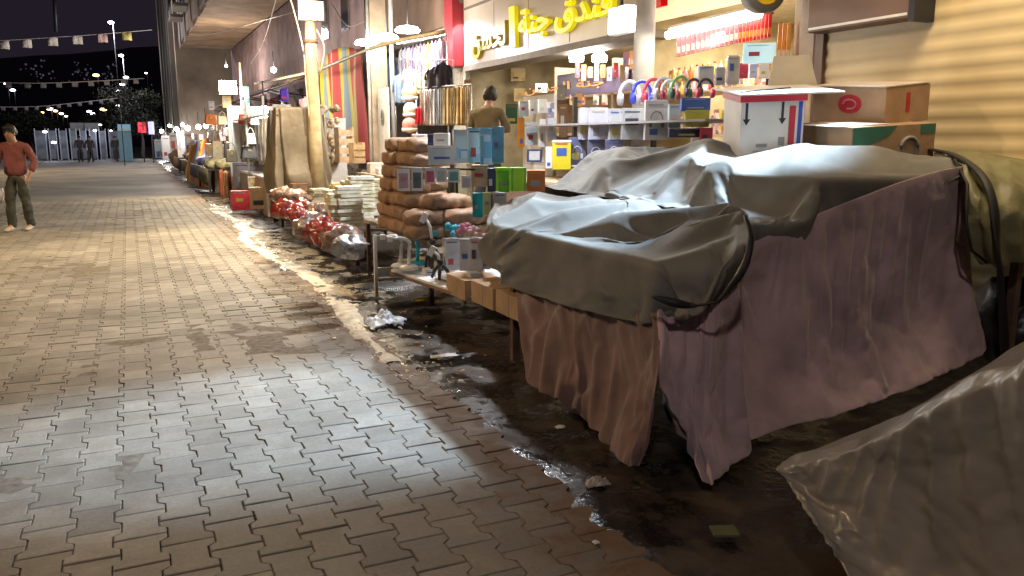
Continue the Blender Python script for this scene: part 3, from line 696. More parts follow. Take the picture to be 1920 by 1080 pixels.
# upper brown carton (long side turned to the road, short side to the camera)
c2 = carton('cardboard_carton', 'upper brown carton with round red emblem, resting on the green printed carton', (1628, 226), .46, .68, .27, 4.65, card, .02, R(4), R(-6))
cL, cS = -.23, -.34
m = MB()
ring = [(cL-.003, -.02+.11*math.cos(a), .145+.07*math.sin(a)) for a in [i*2*PI/24 for i in range(24)]]
m.add(ring, [tuple(range(24))[::-1]]); m.obj('red_emblem', redp, c2)
m = MB(); m.tube([(cL-.006, -.02+.06*math.cos(a), .145+.035*math.sin(a)) for a in [i*PI/10*1.6 for i in range(11)]], .006, 5); m.obj('emblem_stroke', M('pale_ink', (.45, .22, .2), .6), c2)
m = MB(); m.bx(-.02, .02, cS-.003, cS, .08, .22); m.obj('red_mark', redp, c2)
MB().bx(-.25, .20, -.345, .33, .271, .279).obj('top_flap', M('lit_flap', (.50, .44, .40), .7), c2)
c3 = carton('cardboard_carton', 'lower carton with green band and grey headphone picture under the brown carton', (1606, 300), .70, .74, .27, 4.5, card, -.15, R(3), R(-3))
m = MB(); m.add([(-.345, -.3735, .265), (.02, -.3735, .265), (-.05, -.3735, .20), (-.25, -.3735, .12), (-.345, -.3735, .12)], [(0, 1, 2, 3, 4)]); m.obj('green_band', greenp, c3)
MB().bx(.22, .347, -.3735, -.3705, .20, .265).obj('green_band', greenp, c3)
m = MB(); m.tube([(.13+.07*math.cos(a), -.376, .11+.07*math.sin(a)) for a in [i*PI/10 for i in range(11)]], .014, 6); m.bx(.04, .08, -.378, -.37, .05, .11).bx(.18, .22, -.378, -.37, .05, .11); m.obj('headphone_print', greyp, c3)
MB().bx(-.3535, -.35, .02, .07, .08, .269).obj('packing_tape', tape, c3)
MB().bx(-.42, .02, -.30, .10, .272, .277).obj('white_flap', whitec, c3)

# ================================================================== GENERIC GOODS
def face(p, turn=0): return -math.atan2(p.x, p.y)+turn
def spot_(bb, X=None, Y=None):
    xm = (bb[0]+bb[2])/2
    p = atX(xm, bb[3], X) if X is not None else atY(xm, bb[3], Y)
    d = depth(p); return p, (bb[2]-bb[0])/F*d, (bb[3]-bb[1])/F*d
LABS = [M('label_%d' % k, c, .4) for k, c in enumerate([(.05, .05, .07), (.55, .54, .52), (.4, .05, .05), (.05, .12, .35), (.3, .3, .32), (.5, .4, .1)])]
def pack(name, label, cat, bb, mat, X=None, Y=None, thick=.1, turn=0, bevel=.004, band=None, lab=None, group=None, tilt=0, lid=None):
    p, w, h = spot_(bb, X, Y); t = thing(name, label, cat, p, face(p, turn), group); t.rotation_euler.x = tilt
    w = w/max(.5, math.cos(turn))-thick*abs(math.sin(turn))*.6
    MB().bx(-w/2, w/2, 0, thick, 0, h).obj('body', mat, t, bevel=min(bevel, thick*.2))
    if band: MB().bx(-w*.36, w*.36, -.003, 0, h*band[1], h*band[2]).obj('printed_band', band[0], t)
    if not band and not lab and w > .05:
        r9 = rnd.random(); x0 = -w*(.36-.1*r9); z0 = h*rnd.uniform(.12, .5)
        MB().bx(x0, x0+w*rnd.uniform(.3, .6), -.0035, -.001, z0, z0+h*rnd.uniform(.12, .3)).obj('printed_label', LABS[int(r9*len(LABS))], t)
        if w > .1: MB().bx(-w*.38, w*.3, -.003, -.001, h*.86, h*.9).obj('printed_line', LABS[int(r9*17) % len(LABS)], t)
    if lab: MB().bx(-w*.25, w*.30, -.004, -.001, h*.62, h*.8).obj('label', lab, t)
    if lid: MB().bx(-w/2-.003, w/2+.003, -.004, thick+.004, h-.02, h+.004).obj('lid', lid, t)
    return t, w, h
iceb = M('ice_blue_box', (.50, .60, .68), .35, var=.15); skyb = printed('sky_blue_packet', [(.22, .45, .62), (.30, .52, .66), (.12, .33, .55), (.5, .62, .68)], 7, .25)
clearg = M('clear_plastic', (.50, .52, .56), .12, var=.2, scale=10, coat=.5); pinkp = M('pink_plastic', (.55, .2, .32), .4); tealp = M('teal_plastic', (.02, .30, .42), .35)
limeg = M('lime_green_box', (.16, .48, .03), .4, var=.15); limeg2 = M('bright_lime_stripe', (.35, .72, .03), .4); orangeb = M('orange_box', (.55, .16, .03), .5)
yellowb = M('yellow_box', (.60, .50, .02), .45); navyb = M('navy_box', (.03, .04, .10), .4); blueb = M('blue_box', (.05, .13, .50), .35)
sackb = M('brown_wrapped_bundle', (.30, .185, .115), .6, var=.3, scale=6, bump=.5, bscale=14, rand=.25)
pv = M('white_plastic', (.68, .69, .70), .3, var=.06)

# ---- stall with brown bundles and phone accessories
ST = thing('market_table', 'long table carrying the brown wrapped bundles and blue phone packets', 'table', (3.0, 7.4, 0))
m = MB().bx(-.62, .75, -.5, 1.75, .56, .60); m.obj('table_top', M('table_board', (.30, .25, .18), .7, var=.2), ST, bevel=.004)
for x in (-.58, .70):
    for y in (-.45, 1.7): MB().bx(x-.02, x+.02, y-.02, y+.02, 0, .56).obj('leg', MATS['rusty_steel'], ST)
M('grey_steel_sheet', (.34, .34, .33), .5, var=.2)
def bundle_mesh():
    m = MB(); n = 18; vs = []; k = 12
    for i in range(n+1):
        u = -1+2*i/n; s_ = (1-abs(u)**6)**.5
        for j in range(k*2):
            a = PI*j/k; cx, cz = math.cos(a), math.sin(a)
            x = u*.25; y = .15*s_*abs(cx)**.45*(1 if cx > 0 else -1); z = .07*s_*abs(cz)**.7*(1 if cz > 0 else -1)
            q = 1+.13*noise.noise(Vector((x*9, y*9, z*9)))+.06*math.sin(u*14)
            vs.append((x, y*q, z*q+.07))
    fs = [(i*2*k+j, i*2*k+(j+1) % (2*k), (i+1)*2*k+(j+1) % (2*k), (i+1)*2*k+j) for i in range(n) for j in range(2*k)]
    m.add(vs, fs, True); return m
bm0 = bundle_mesh(); first = None; cnt = 0
lev = ['bottom', 'second', 'third', 'fourth', 'fifth', 'sixth', 'topmost']
for k in range(7):
    z = .60+.128*k
    cols = [(2.42, 8.05, 1.45), (2.42, 7.62, 1.6)] + ([(2.45, 7.1, 0.15), (2.78, 7.0, .3)] if k < 2 else []) + ([(2.75, 8.0, 1.5)] if k < 6 else [])
    if k == 2: cols.append((2.6, 7.15, .1))
    for q, (x, y, a) in enumerate(cols):
        where = ['at the road edge', 'nearer the phone packets', 'lying lengthwise in front', 'behind the lengthwise one', 'at the back of pile'][q if k < 2 or q < 2 else 4] if not (k == 2 and q == len(cols)-1) else 'capping the low front pile'
        lb = 'brown wrapped bundle, %s layer of its stack, %s' % (lev[k], where)
        lc = (x+rnd.uniform(-.02, .02)+.015*k, y+rnd.uniform(-.03, .03), z)
        if first is None:
            first = tag(bm0.obj('wrapped_bundle', sackb, loc=lc, rz=a), lb, 'bundle', 'brown wrapped bundles stacked on the table')
        else: dup(first, lc, a+rnd.uniform(-.15, .15), lb)
G = 'phone accessory packets hung on the front of the bundle stall'
X0 = 2.55
pack('packet', 'left pale blue flat box of the pair above the small cards', 'box', (746, 276, 802, 310), iceb, X=X0, thick=.06, lid=pv)
pack('packet', 'right pale blue flat box of the pair above the small cards', 'box', (803, 274, 859, 309), iceb, X=X0-.02, thick=.06, lid=pv)
pack('packet', 'white soft pack lying on the left pale blue box', 'box', (776, 252, 803, 275), pv, X=X0+.02, thick=.1, turn=.3)
pack('packet', 'white soft pack lying on the right pale blue box', 'box', (812, 250, 842, 274), pv, X=X0+.02, thick=.1, turn=-.2)
pack('camera_case', 'black pouch at the left end above the pale blue box', 'case', (745, 258, 775, 275), navyb, X=X0+.03, thick=.1)
pack('camera_case', 'small black gadget between the two white soft packs', 'case', (802, 252, 813, 274), navyb, X=X0, thick=.06)
pack('blister_packet', 'grey-blue shiny blister packet leaning left of sky blue ones', 'packet', (852, 243, 884, 306), clearg, X=2.6, thick=.05, turn=.25, tilt=R(-8), band=(skyb, .15, .8))
pack('blister_packet', 'second blister packet from left with crumpled clear front', 'packet', (878, 240, 906, 304), skyb, X=2.6, thick=.05, turn=.15, tilt=R(-6))
pack('blister_packet', 'third tall sky blue packet overlapping its neighbours', 'packet', (901, 240, 926, 308), skyb, X=2.62, thick=.05, turn=.1, tilt=R(-8), lab=pv)
pack('blister_packet', 'rightmost bright blue packet of the leaning row', 'packet', (922, 238, 945, 305), M('bright_blue_pack', (.10, .38, .62), .3, var=.3, scale=12), X=2.64, thick=.05, turn=-.05, tilt=R(-6))
for q, (bb, col, wd) in enumerate([((745, 317, 769, 358), (.45, .3, .36), 'mauve'), ((772, 315, 793, 358), (.12, .15, .17), 'dark'), ((797, 315, 817, 345), (.55, .12, .2), 'pink'), ((818, 316, 838, 342), (.45, .55, .6), 'ice-blue'), ((840, 318, 862, 342), (.15, .42, .42), 'teal'), ((865, 330, 884, 353), (.5, .5, .52), 'grey')]):
    cm = M('card_'+wd.replace('-', '_'), col, .35, var=.3, scale=14)
    pack('phone_case_card', 'white hanging card holding a %s phone case' % wd, 'card', bb, pv, X=2.28, thick=.012, bevel=0, band=(cm, .12, .8), group='hanging phone case cards')
rod = MB().tube([atX(742, 313, 2.33), atX(890, 318, 2.33)], .008, 6).obj('hanging_rod', dark); tag(rod, 'thin dark rod holding the row of white phone case cards', 'rod')
# right end of that table
pack('box', 'lime green box standing left of orange box', 'box', (932, 316, 957, 361), limeg, X=2.75, thick=.16, turn=.2, lid=limeg2)
pack('box', 'second lime green box with bright stripe touching the orange box', 'box', (957, 315, 988, 359), limeg, X=2.8, thick=.16, turn=.1, band=(limeg2, .0, .97))
pack('box', 'plain orange box right of the lime green boxes', 'box', (988, 320, 1022, 359), orangeb, X=2.95, thick=.18)
pack('box', 'narrow black box left of the lime green boxes', 'box', (914, 316, 931, 361), navyb, X=2.7, thick=.15)
pack('box', 'cyan packet standing below the black box', 'box', (886, 362, 906, 408), M('cyan_pack', (.02, .42, .55), .35), X=2.5, thick=.08)
pack('box', 'pale yellow-green packet beside the cyan packet', 'box', (906, 362, 921, 404), M('pale_lime_pack', (.5, .55, .25), .4), X=2.5, thick=.08)
pack('box', 'grey carton slanting behind the lower tarp edge', 'box', (921, 362, 955, 398), M('grey_pack', (.35, .35, .36), .5), X=2.6, thick=.16, turn=.5)
pack('cardboard_carton', 'brown open carton behind the hanging phone cards', 'box', (884, 310, 914, 350), card, X=2.75, thick=.2)

# ---- low shelf with stands and clear boxes
SH = thing('low_shelf', 'low white display board resting on cartons beside the brown curtain', 'shelf', (2.4, 6.2, 0))
pA = [at(733, 504, .34), at(966, 590, .30), at(1010, 520, .30), at(800, 470, .34)]
pl = [(p.x-2.4, p.y-6.2) for p in pA]
MB().prism(pl, .315, .333).obj('board', pv, SH)
MB().prism([(x*1.0-.01, y) for x, y in pl], .29, .313).obj('under_board', M('brown_ply', (.2, .12, .07), .7), SH)
pf_ = at(706, 556, 0)
FR = thing('steel_desk_frame', 'pale steel desk frame with grey apron at the end of the bundle table', 'desk', (pf_.x, pf_.y, 0))
MB().bx(-.015, .015, -.015, .015, 0, .60).obj('leg', pv, FR)
MB().bx(.9, .93, -.015, .015, 0, .60).obj('leg', pv, FR)
MB().bx(.016, .9, -.012, .012, .45, .595).obj('apron', MATS['grey_steel_sheet'], FR)
MB().bx(.016, .9, -.012, .012, .19, .28).obj('lower_rail', MATS['grey_steel_sheet'], FR)
for q, bb in enumerate([(828, 521, 871, 554), (874, 531, 923, 571), (926, 543, 968, 592)]):
    p, w, h = spot_(bb, X=2.2); t = thing('cardboard_carton', '%s small brown carton under the front edge of the white display board' % ['left', 'middle', 'right'][q], 'box', (p.x+.02, p.y, max(p.z-.01, .02)), 0)
    MB().bx(0, .3, -.2, .2, 0, .155).obj('body', card, t, bevel=.004); MB().bx(-.002, 0, -.015, .015, .0, .155).obj('packing_tape', tape, t)
def stand(label, x, y0, y1, X, mat, headdir=-1, name='phone_stand'):
    p = atX(x, y1, X); d = depth(p); h = (y1-y0)/F*d; t = thing(name, label, 'stand', p, face(p))
    MB().lathe([(.0, 0), (.09, 0), (.095, .012), (.07, .028), (.015, .034)], n=20).obj('base', mat, t)
    MB().tube(catmull([(0, 0, .03), (0.004, 0, h*.6), (-.01*headdir, 0, h*.85), (headdir*.05, 0, h), (headdir*.13, 0, h*.985)], 16), [.016]*12+[.013]*4, 10).obj('neck', mat, t)
    MB().box((headdir*.16, 0, h*.97), (.05, .03, .05)).obj('clamp', mat, t, bevel=.006)
stand('white goose-neck phone stand, left one of the white pair on display board', 752, 442, 500, 2.2, pv)
stand('white goose-neck phone stand, right one of the white pair on display board', 767, 446, 504, 2.17, pv)
stand('teal phone stand behind the white pair', 783, 436, 496, 2.3, tealp, 1)
def tripod(label, x, y0, y1, X, mat):
    p = atX(x, y1, X); d = depth(p); h = (y1-y0)/F*d; t = thing('mini_tripod', label, 'tripod', p, face(p))
    for k in range(3):
        a = k*2.1+.4; MB().tube([(0, 0, h*.55), (.06*math.cos(a), .06*math.sin(a), h*.28), (.09*math.cos(a), .09*math.sin(a), 0)], [.014, .017, .012], 8).obj('leg', mat, t)
    MB().ball((0, 0, h*.58), .03, 10).obj('joint', dark, t)
    MB().tube([(0, 0, h*.58), (-.02, 0, h*.85), (-.06, 0, h)], .013, 8).obj('arm', white_m, t)
    MB().box((-.07, -.01, h), (.05, .02, .09), Matrix.Rotation(.5, 3, 'Y')).obj('clamp', white_m, t, bevel=.004)
tripod('black folding tripod with white arm, left of the clear boxes', 812, 408, 515, 2.35, dark)
tripod('shorter black tripod crowded behind the taller one', 826, 470, 522, 2.3, dark)
for bb, lb, mt, X, tu in [((834, 447, 864, 505), 'tall grey clear box, leftmost on the display board', clearg, 2.5, .3), ((862, 448, 884, 508), 'middle clear upright box on the display board', clearg, 2.45, 0), ((880, 446, 906, 512), 'wide clear box rightmost of the upright three', clearg, 2.5, -.2), ((902, 468, 920, 505), 'small white box behind the wide clear box', pv, 2.6, 0)]:
    pack('clear_box', lb, 'box', bb, mt, X=X, thick=.09, turn=tu)
def flower(label, x, y, X, col, n=9, r=.05):
    p = atX(x, y, X); m = MB()
    for k in range(n):
        a = rnd.uniform(0, 6.3); b = rnd.uniform(-.5, 1)
        m.ball((r*math.cos(a)*.8, r*math.sin(a)*.8, r*b), r*.45, 8, lump=.4, sd=k)
    tag(m.obj('soft_toy', col, loc=p), label, 'toy')
flower('bright blue fluffy topper above the grey clear box', 850, 434, 2.5, tealp, r=.06)
flower('pink fluffy topper right of the blue one', 869, 428, 2.5, pinkp, r=.05)
flower('pale pink topper at right above clear boxes', 888, 436, 2.5, M('pale_pink', (.6, .38, .42), .6), r=.04)
flower('dark violet plush behind the black tripod', 832, 432, 2.6, navyb, r=.07)
def crumple(name, label, cat, p, size, mat, sd, flat=.4, n=28):
    m = MB(); P = []
    for i in range(n):
        row = []
        for j in range(n):
            u, v = i/(n-1)*2-1, j/(n-1)*2-1; r_ = math.hypot(u, v)
            e = (1+.35*noise.noise(Vector((u*1.5, v*1.5, sd))))*(1-.22*min(1, abs(u*v)))
            z = max(0, 1-r_*.75)*flat*(.6+.9*abs(noise.noise(Vector((u*3, v*3, sd+5)))))+.22*flat*ridged(Vector((u, v, sd)), 3.5)*max(0, 1-r_*.5)
            row.append(Vector((u*e*size[0], v*e*size[1], max(.0, z)*size[2]+.004)))
        P.append(row)
    return tag(m.grid(P, n, n).obj(name, mat, loc=p, solid=.002), label, cat)
film = M('thin_plastic_film', (.62, .66, .72), .2, bump=.4, bscale=20)
crumple('plastic_wrap', 'crumpled white wrap in front of the clear boxes', 'wrap', at(862, 520, .335), (.14, .12, .16), film, 2)
crumple('plastic_wrap', 'wide sheet of pale wrap spread on board near the brown curtain', 'wrap', Vector((2.42, 5.78, .345)), (.17, .78, .20), film, 5, n=40)
tag(MB().ball((0, 0, .02), .035, 10, (1.6, 1, .6)).obj('black_gadget', dark, loc=at(877, 526, .335)), 'small black gadget lying on the pale wrap', 'gadget')

# ---- litter on the ground
crumple('plastic_bag', 'pale blue-white plastic bag lying in the wet gutter', 'bag', at(722, 610, 0), (.17, .14, .30), M('thin_bag', (.5, .55, .62), .35), 11)
crumple('paper_scrap', 'white scrap lying in dark gutter beyond the patch of cool light', 'litter', at(833, 668, 0), (.11, .04, .03), pv, 13)
crumple('paper_scrap', 'curled pale scrap on pavement near the brown curtain', 'litter', at(1118, 910, .0), (.06, .035, .10), M('dirty_paper', (.4, .36, .32), .7), 21)
crumple('paper_scrap', 'tiny white scrap on the dark pavement near bottom edge', 'litter', at(1117, 1020, .0), (.014, .012, .03), pv, 22)
crumple('paper_scrap', 'small glinting scrap beneath the hanging brown curtain', 'litter', at(1050, 802, .0), (.03, .02, .03), pv, 23)
crumple('yellow_wrapper', 'yellow wrapper lying under the white display board', 'litter', at(800, 562, .03), (.13, .06, .05), yellowb, 24)
tag(MB().bx(-.05, .05, -.04, .04, 0, .01).obj('floor_card', M('dull_green_card', (.10, .12, .05), .8), loc=at(1358, 998, .0), rz=-.42), 'small dull green rectangular card on dark ground near the bottom', 'litter')
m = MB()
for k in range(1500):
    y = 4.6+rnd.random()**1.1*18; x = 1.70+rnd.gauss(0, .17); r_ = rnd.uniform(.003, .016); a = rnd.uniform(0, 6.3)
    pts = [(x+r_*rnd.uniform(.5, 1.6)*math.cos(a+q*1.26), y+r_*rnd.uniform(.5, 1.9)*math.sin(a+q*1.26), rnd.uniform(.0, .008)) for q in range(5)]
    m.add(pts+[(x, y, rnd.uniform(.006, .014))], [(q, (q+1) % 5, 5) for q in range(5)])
o = m.obj('gutter_grit', M('mud_crumbs_wet_glint', (.52, .44, .30), .7, scale=20, var=.4)); o['kind'] = 'stuff'  # crumbs kept pale so they also stand in for wet glints

# ================================================================== HEADPHONE STALL
HD = thing('display_stand', 'three tier display stand loaded with headphone boxes behind the big tarp', 'stand', (4.75, 7.2, 0))
for z in (.75, 1.22, 1.66):
    MB().bx(-.45, .25, -1.7, 1.7, z-.02, z).obj('shelf_board', M('grey_shelf', (.3, .29, .30), .5), HD)
for y in (-1.68, 0, 1.68): MB().bx(.2, .25, y-.02, y+.02, 0, 2.0).obj('upright', dark, HD)
pale = M('pale_lilac_box', (.46, .48, .62), .3, var=.15); hp = M('headphone_grey', (.16, .16, .19), .5)
def hp_print(t, w, h, mat):
    m = MB(); r_ = min(w, h)*.26
    m.tube([(r_*math.cos(a), -.004, h*.52+r_*1.3*math.sin(a)) for a in [i*PI/12 for i in range(13)]], r_*.10, 5)
    m.obj('printed_headphone', mat, t)
    for sx in (-1, 1): MB().box((sx*r_, -.004, h*.40), (r_*.55, .006, r_*1.1)).obj('printed_ear_cup', mat, t, bevel=.003)
GB = [((1085, 203, 1103, 262), 'pale narrow box at the left end of the upper headphone row', pale, 0), ((1104, 203, 1140, 262), 'lilac shiny box, second from left in the upper headphone row', pale, 0),
      ((1141, 205, 1164, 262), 'grey streaked box, third in the upper headphone row', clearg, 0), ((1165, 204, 1207, 262), 'wide silvery box left of the pictured headphone box', clearg, 0),
      ((1208, 189, 1252, 263), 'large pale box printed with grey headphones on its front', M('pearl_box', (.52, .50, .52), .35), 1), ((1253, 196, 1276, 240), 'small pale blue box right of the pictured headphone box', iceb, 0),
      ((1277, 184, 1332, 208), 'flat blue box in the upper right of headphone stall', blueb, 0), ((1284, 207, 1330, 238), 'yellow-green box beneath the flat blue box', M('olive_yellow_box', (.42, .42, .05), .45), 0),
      ((1254, 241, 1330, 258), 'low dark navy box under the yellow-green box', navyb, 0), ((1296, 258, 1312, 272), 'tiny white box beside the navy box', pv, 0), ((1313, 240, 1336, 275), 'small red box behind the white carton', M('red_box', (.45, .03, .07), .4), 0)]
for bb, lb, mt, pr in GB:
    t, w, h = pack('headphone_box', lb, 'box', bb, mt, X=4.4, thick=.12, turn=.12)
    if pr: hp_print(t, w, h, hp)
for bb, lb in [((1066, 258, 1098, 316), 'clear plastic carry box left of the dark headphone boxes'), ((1101, 263, 1133, 314), 'left dark box printed with pale headphones on lower tier'), ((1134, 262, 1168, 314), 'right dark box printed with pale headphones on lower tier')]:
    dk = 'dark' in lb; t, w, h = pack('headphone_box', lb, 'box', bb, M('slate_box', (.12, .12, .19), .35) if dk else clearg, X=4.4, thick=.12)
    if dk: hp_print(t, w, h, pale)
def headphone(label, x, y0, y1, X, mat, mat2=None, rzo=0):
    p = atX(x, y1, X); d = depth(p); h = (y1-y0)/F*d; t = thing('headphones', label, 'headphones', p, face(p, rzo), 'headphones in a row on the upper tier')
    r_ = h*.42
    MB().tube([(r_*math.cos(a), 0, h*.35+r_*1.45*math.sin(a)) for a in [i*PI/14 for i in range(15)]], h*.05, 6, flat=1.6).obj('headband', mat, t)
    for s_ in (-1, 1):
        c_ = MB(); c_.tube([(s_*r_*1.12, 0, h*.25), (s_*r_*.75, 0, h*.25)], [h*.24, h*.26], 14); c_.obj('ear_cup', mat2 or mat, t)
blu = M('royal_blue_plastic', (.03, .06, .55), .3); crim = M('crimson_plastic', (.55, .04, .10), .35); maro = M('maroon_plastic', (.22, .03, .05), .4); lgrn = M('light_green_plastic', (.30, .55, .22), .4); dgrn = M('dark_green_plastic', (.02, .10, .05), .4); slt = M('slate_plastic', (.06, .06, .10), .35); lgry = M('light_grey_plastic', (.42, .44, .50), .35)
for a in [('royal blue headphones, leftmost bright pair of the row', 1203, 152, 196, blu, None), ('crimson headphones right of the royal blue pair', 1225, 148, 193, crim, None), ('pale grey headphones between the crimson and maroon pairs', 1243, 146, 186, lgry, None), ('headphones with maroon cups and white band', 1255, 150, 188, pv, maro), ('light green headphones with dark green cups', 1275, 143, 186, lgrn, dgrn), ('slate black headphones right of the green pair', 1300, 148, 182, slt, None), ('headphones with crimson and black cups at the right end', 1322, 148, 184, slt, crim), ('white headphones at the far left of the row', 1180, 152, 198, pv, lgry)]:
    headphone(a[0], a[1], a[2], a[3], 4.6, a[4], a[5], .3)
for k, (bb, lb) in enumerate([((1308, 124, 1338, 158), 'grey round-topped clear pack above the slate headphones'), ((1340, 126, 1360, 160), 'grey clear pack near shop pillar, right of the round-topped one'), ((1362, 105, 1386, 158), 'tall clear bottle-shaped pack left of the red box'), ((1255, 150, 1262, 180), 'thin clear sleeve behind the headphone row')]):
    pack('clear_pack', lb, 'packet', bb, clearg, X=4.75, thick=.07, turn=.1, bevel=.02)

# ================================================================== PHONE SHOP (right) MERCHANDISE
rail = tag(MB().tube([atX(1262, 66, 5.62), atX(1450, 24, 5.62)], .01, 6).obj('display_rail', dark), 'dark rail under the long tube lamp holding red packets', 'rail')
def hpack(name, group, items, X, mats, th=.03, lab0='', cat='packet'):
    for k, (x0, y0, x1, y1, lb, mi) in enumerate(items):
        pack(name, lb, cat, (x0, y0, x1, y1), mats[mi], X=X, thick=th, group=group, bevel=.01, band=(mats[(mi+1) % len(mats)], .15, .42))
redk = M('red_foil', (.55, .02, .02), .3, rand=.2); orng = M('orange_foil', (.62, .24, .03), .3, rand=.2); wine = M('wine_pink_foil', (.36, .10, .13), .35, rand=.3); palek = M('pale_foil', (.6, .5, .42), .35)
it = []
for k in range(9):
    x = 1384+k*6.9; it.append((x, 36-k*1.1+rnd.uniform(-1, 1), x+6.6, 80-k*1.2, '%s bright red packet from the left in cluster at the tube lamp\'s right end' % ORD[k], 0))
hpack('foil_packet', 'bright red packets on the rail', it, 5.6, [redk, orng])
it = []
for k in range(13):
    x = 1268+k*9; it.append((x, 64-k*2.2+rnd.uniform(-1, 1), x+8.2, 106-k*2.1, '%s wine-pink packet from the left along rail under tube lamp' % ORD[k], 0))
hpack('foil_packet', 'wine-pink packets on the rail', it, 5.6, [wine, palek])
it = []
for k in range(3):
    x = 1455+k*8.5; it.append((x, 46, x+7.5, 130, '%s tall orange strip pack from the left beside the cream end pier' % ORD[k], 0))
hpack('strip_pack', 'tall orange strip packs', it, 5.55, [orng, palek])
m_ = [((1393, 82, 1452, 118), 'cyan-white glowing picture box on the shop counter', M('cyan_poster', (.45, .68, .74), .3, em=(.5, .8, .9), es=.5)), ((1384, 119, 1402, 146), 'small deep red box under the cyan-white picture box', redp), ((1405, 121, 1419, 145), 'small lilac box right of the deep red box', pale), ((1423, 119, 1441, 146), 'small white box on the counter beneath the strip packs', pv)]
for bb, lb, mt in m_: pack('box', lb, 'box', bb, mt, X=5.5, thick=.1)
ps = thing('phone_shop_counter', 'long pale shelves crowded with small goods inside the bright shop', 'shelf', (6.3, 7.2, 0))
for z in (1.0, 1.55, 2.05): MB().bx(-.35, .3, -1.05, 1.45, z-.03, z).obj('shelf_board', MATS['pale_wood'], ps)
MB().bx(-.36, -.33, -1.05, 1.45, 0, .97).obj('front_panel', M('counter_front', (.45, .36, .25), .6), ps)
gm = printed('assorted_small_goods', [(.6, .45, .40), (.55, .1, .1), (.6, .55, .5), (.5, .42, .1), (.35, .30, .4), (.2, .12, .1)], 16)
for k in range(14):
    y = 8.55-k*.18
    for zi, z in enumerate((1.55, 2.05)):
        hgt = rnd.uniform(.16, .3); t = MB().bx(-.05, .05, -.07, .07, 0, hgt).obj('small_packet', gm, loc=(6.05, y+rnd.uniform(-.02, .02), z), rz=rnd.uniform(-.2, .2), bevel=.01)
        tag(t, '%s small mixed-colour packet from left on the %s shelf of the bright shop' % (ORD[k], ['middle', 'upper'][zi]), 'packet', 'small packets on the phone shop shelves')
# tube lamp + lit sign + round sign
emw = M('lit_tube', (1, 1, 1), .5, em=(1, .93, .78), es=14)
tl = thing('tube_lamp', 'long glowing tube lamp under the lit sign of bright shop', 'lamp', atX(1335, 48, 5.5))
a_, b_ = atX(1252, 66, 5.5)-tl.location, atX(1424, 26, 5.5)-tl.location
MB().tube([a_, b_], .045, 8).obj('tube', emw, tl); MB().tube([a_+Vector((.03, 0, .07)), b_+Vector((.03, 0, .07))], .03, 4).obj('housing', white_m, tl)
lamp('tube_light', 'AREA', tl.location+Vector((-.12, 0, -.05)), 55, (1, .88, .68), .12, tl.location+Vector((-.2, 0, -3)), sx=2.0)
lamp('shop_ceiling_light', 'AREA', (7.2, 7.3, 2.9), 130, (1, .86, .60), 1.2, (7.0, 7.3, 0), sx=2.0)
lamp('lobby_ceiling_light', 'AREA', (7.0, 11.2, 2.9), 130, (1, .84, .64), 1.2, (7.0, 11.2, 0), sx=3.0)
sg = thing('shop_sign', 'pale lit shop sign with large red letters at the top of picture', 'sign', (5.55, 7.4, 2.82))
ya, yb = atX(1212, 20, 5.55).y-7.4, atX(1470, 20, 5.55).y-7.4
MB().bx(-.04, .08, yb, ya, 0, .95).obj('light_box', M('lit_sign_face', (.75, .62, .38), .5, em=(1, .82, .5), es=.75), sg)
rl = M('red_letter', (.6, .01, .01), .4, em=(1, .02, .02), es=.25)
m = MB(); y = ya-.12
def lt(y, z, w, h): return MB().bx(-.07, -.04, y-w, y, z, z+h)
for (dy, z, w, h) in ((.05, .12, .09, .7), (.05, .12, .42, .12), (.38, .12, .09, .4), (.75, .3, .10, .55), (.75, .22, .36, .11), (1.0, .22, .09, .42), (1.3, .1, .09, .7)):
    lt(ya-dy, z, w, h).obj('red_letter_stroke', rl, sg)
rs = thing('round_sign', 'round grey and yellow projecting sign above the red packets', 'sign', atX(1430, -28, 5.2))
m = MB(); m.tube([(0, .05, 0), (0, -.05, 0)], .24, 28); m.obj('disc', M('grey_sign_rim', (.25, .23, .2), .5), rs)
m = MB(); m.tube([(0, -.051, 0), (0, -.058, 0)], .17, 24); m.obj('yellow_face', M('yellow_face', (.6, .38, .02), .4, em=(1, .6, 0), es=.35), rs)
MB().tube([(0, 0, .1), (.45, 0, .1)], .02, 6).obj('bracket', dark, rs)
# glaring LED lamp hung in front of the sign
fl = thing('flood_lamp', 'blinding white flood lamp hung beside the white round pillar', 'lamp', atX(1166, 38, 4.4))
emc = M('white_led_face', (1, 1, 1), .5, em=(1, .97, .9), es=30)
MB().box((0, 0, 0), (.10, .34, .26)).obj('housing', white_m, fl, bevel=.01); MB().bx(-.058, -.051, -.15, .15, -.11, .11).obj('led_face', emc, fl); MB().bx(-.04, .04, -.176, -.171, -.11, .11).obj('led_face', emc, fl)
MB().tube([(0, 0, .12), (0, 0, 2.2)], .012, 6).obj('hanger', dark, fl)
lamp('flood_light', 'POINT', fl.location+Vector((-.45, -.45, -.3)), 38, (.95, .97, 1), .1)
hg = thing('canopy_lamp', 'square cool white flood lamp over the covered stalls', 'lamp', (5.34, 4.45, 4.66))
MB().bx(-.14, .14, -.14, .14, .0, .06).obj('housing', white_m, hg, bevel=.01); MB().bx(-.11, .11, -.11, .11, -.006, -.001).obj('led_face', emc, hg); MB().tube([(0, 0, .06), (0, 0, .2), (.3, 0, .25)], .015, 6).obj('arm', dark, hg)
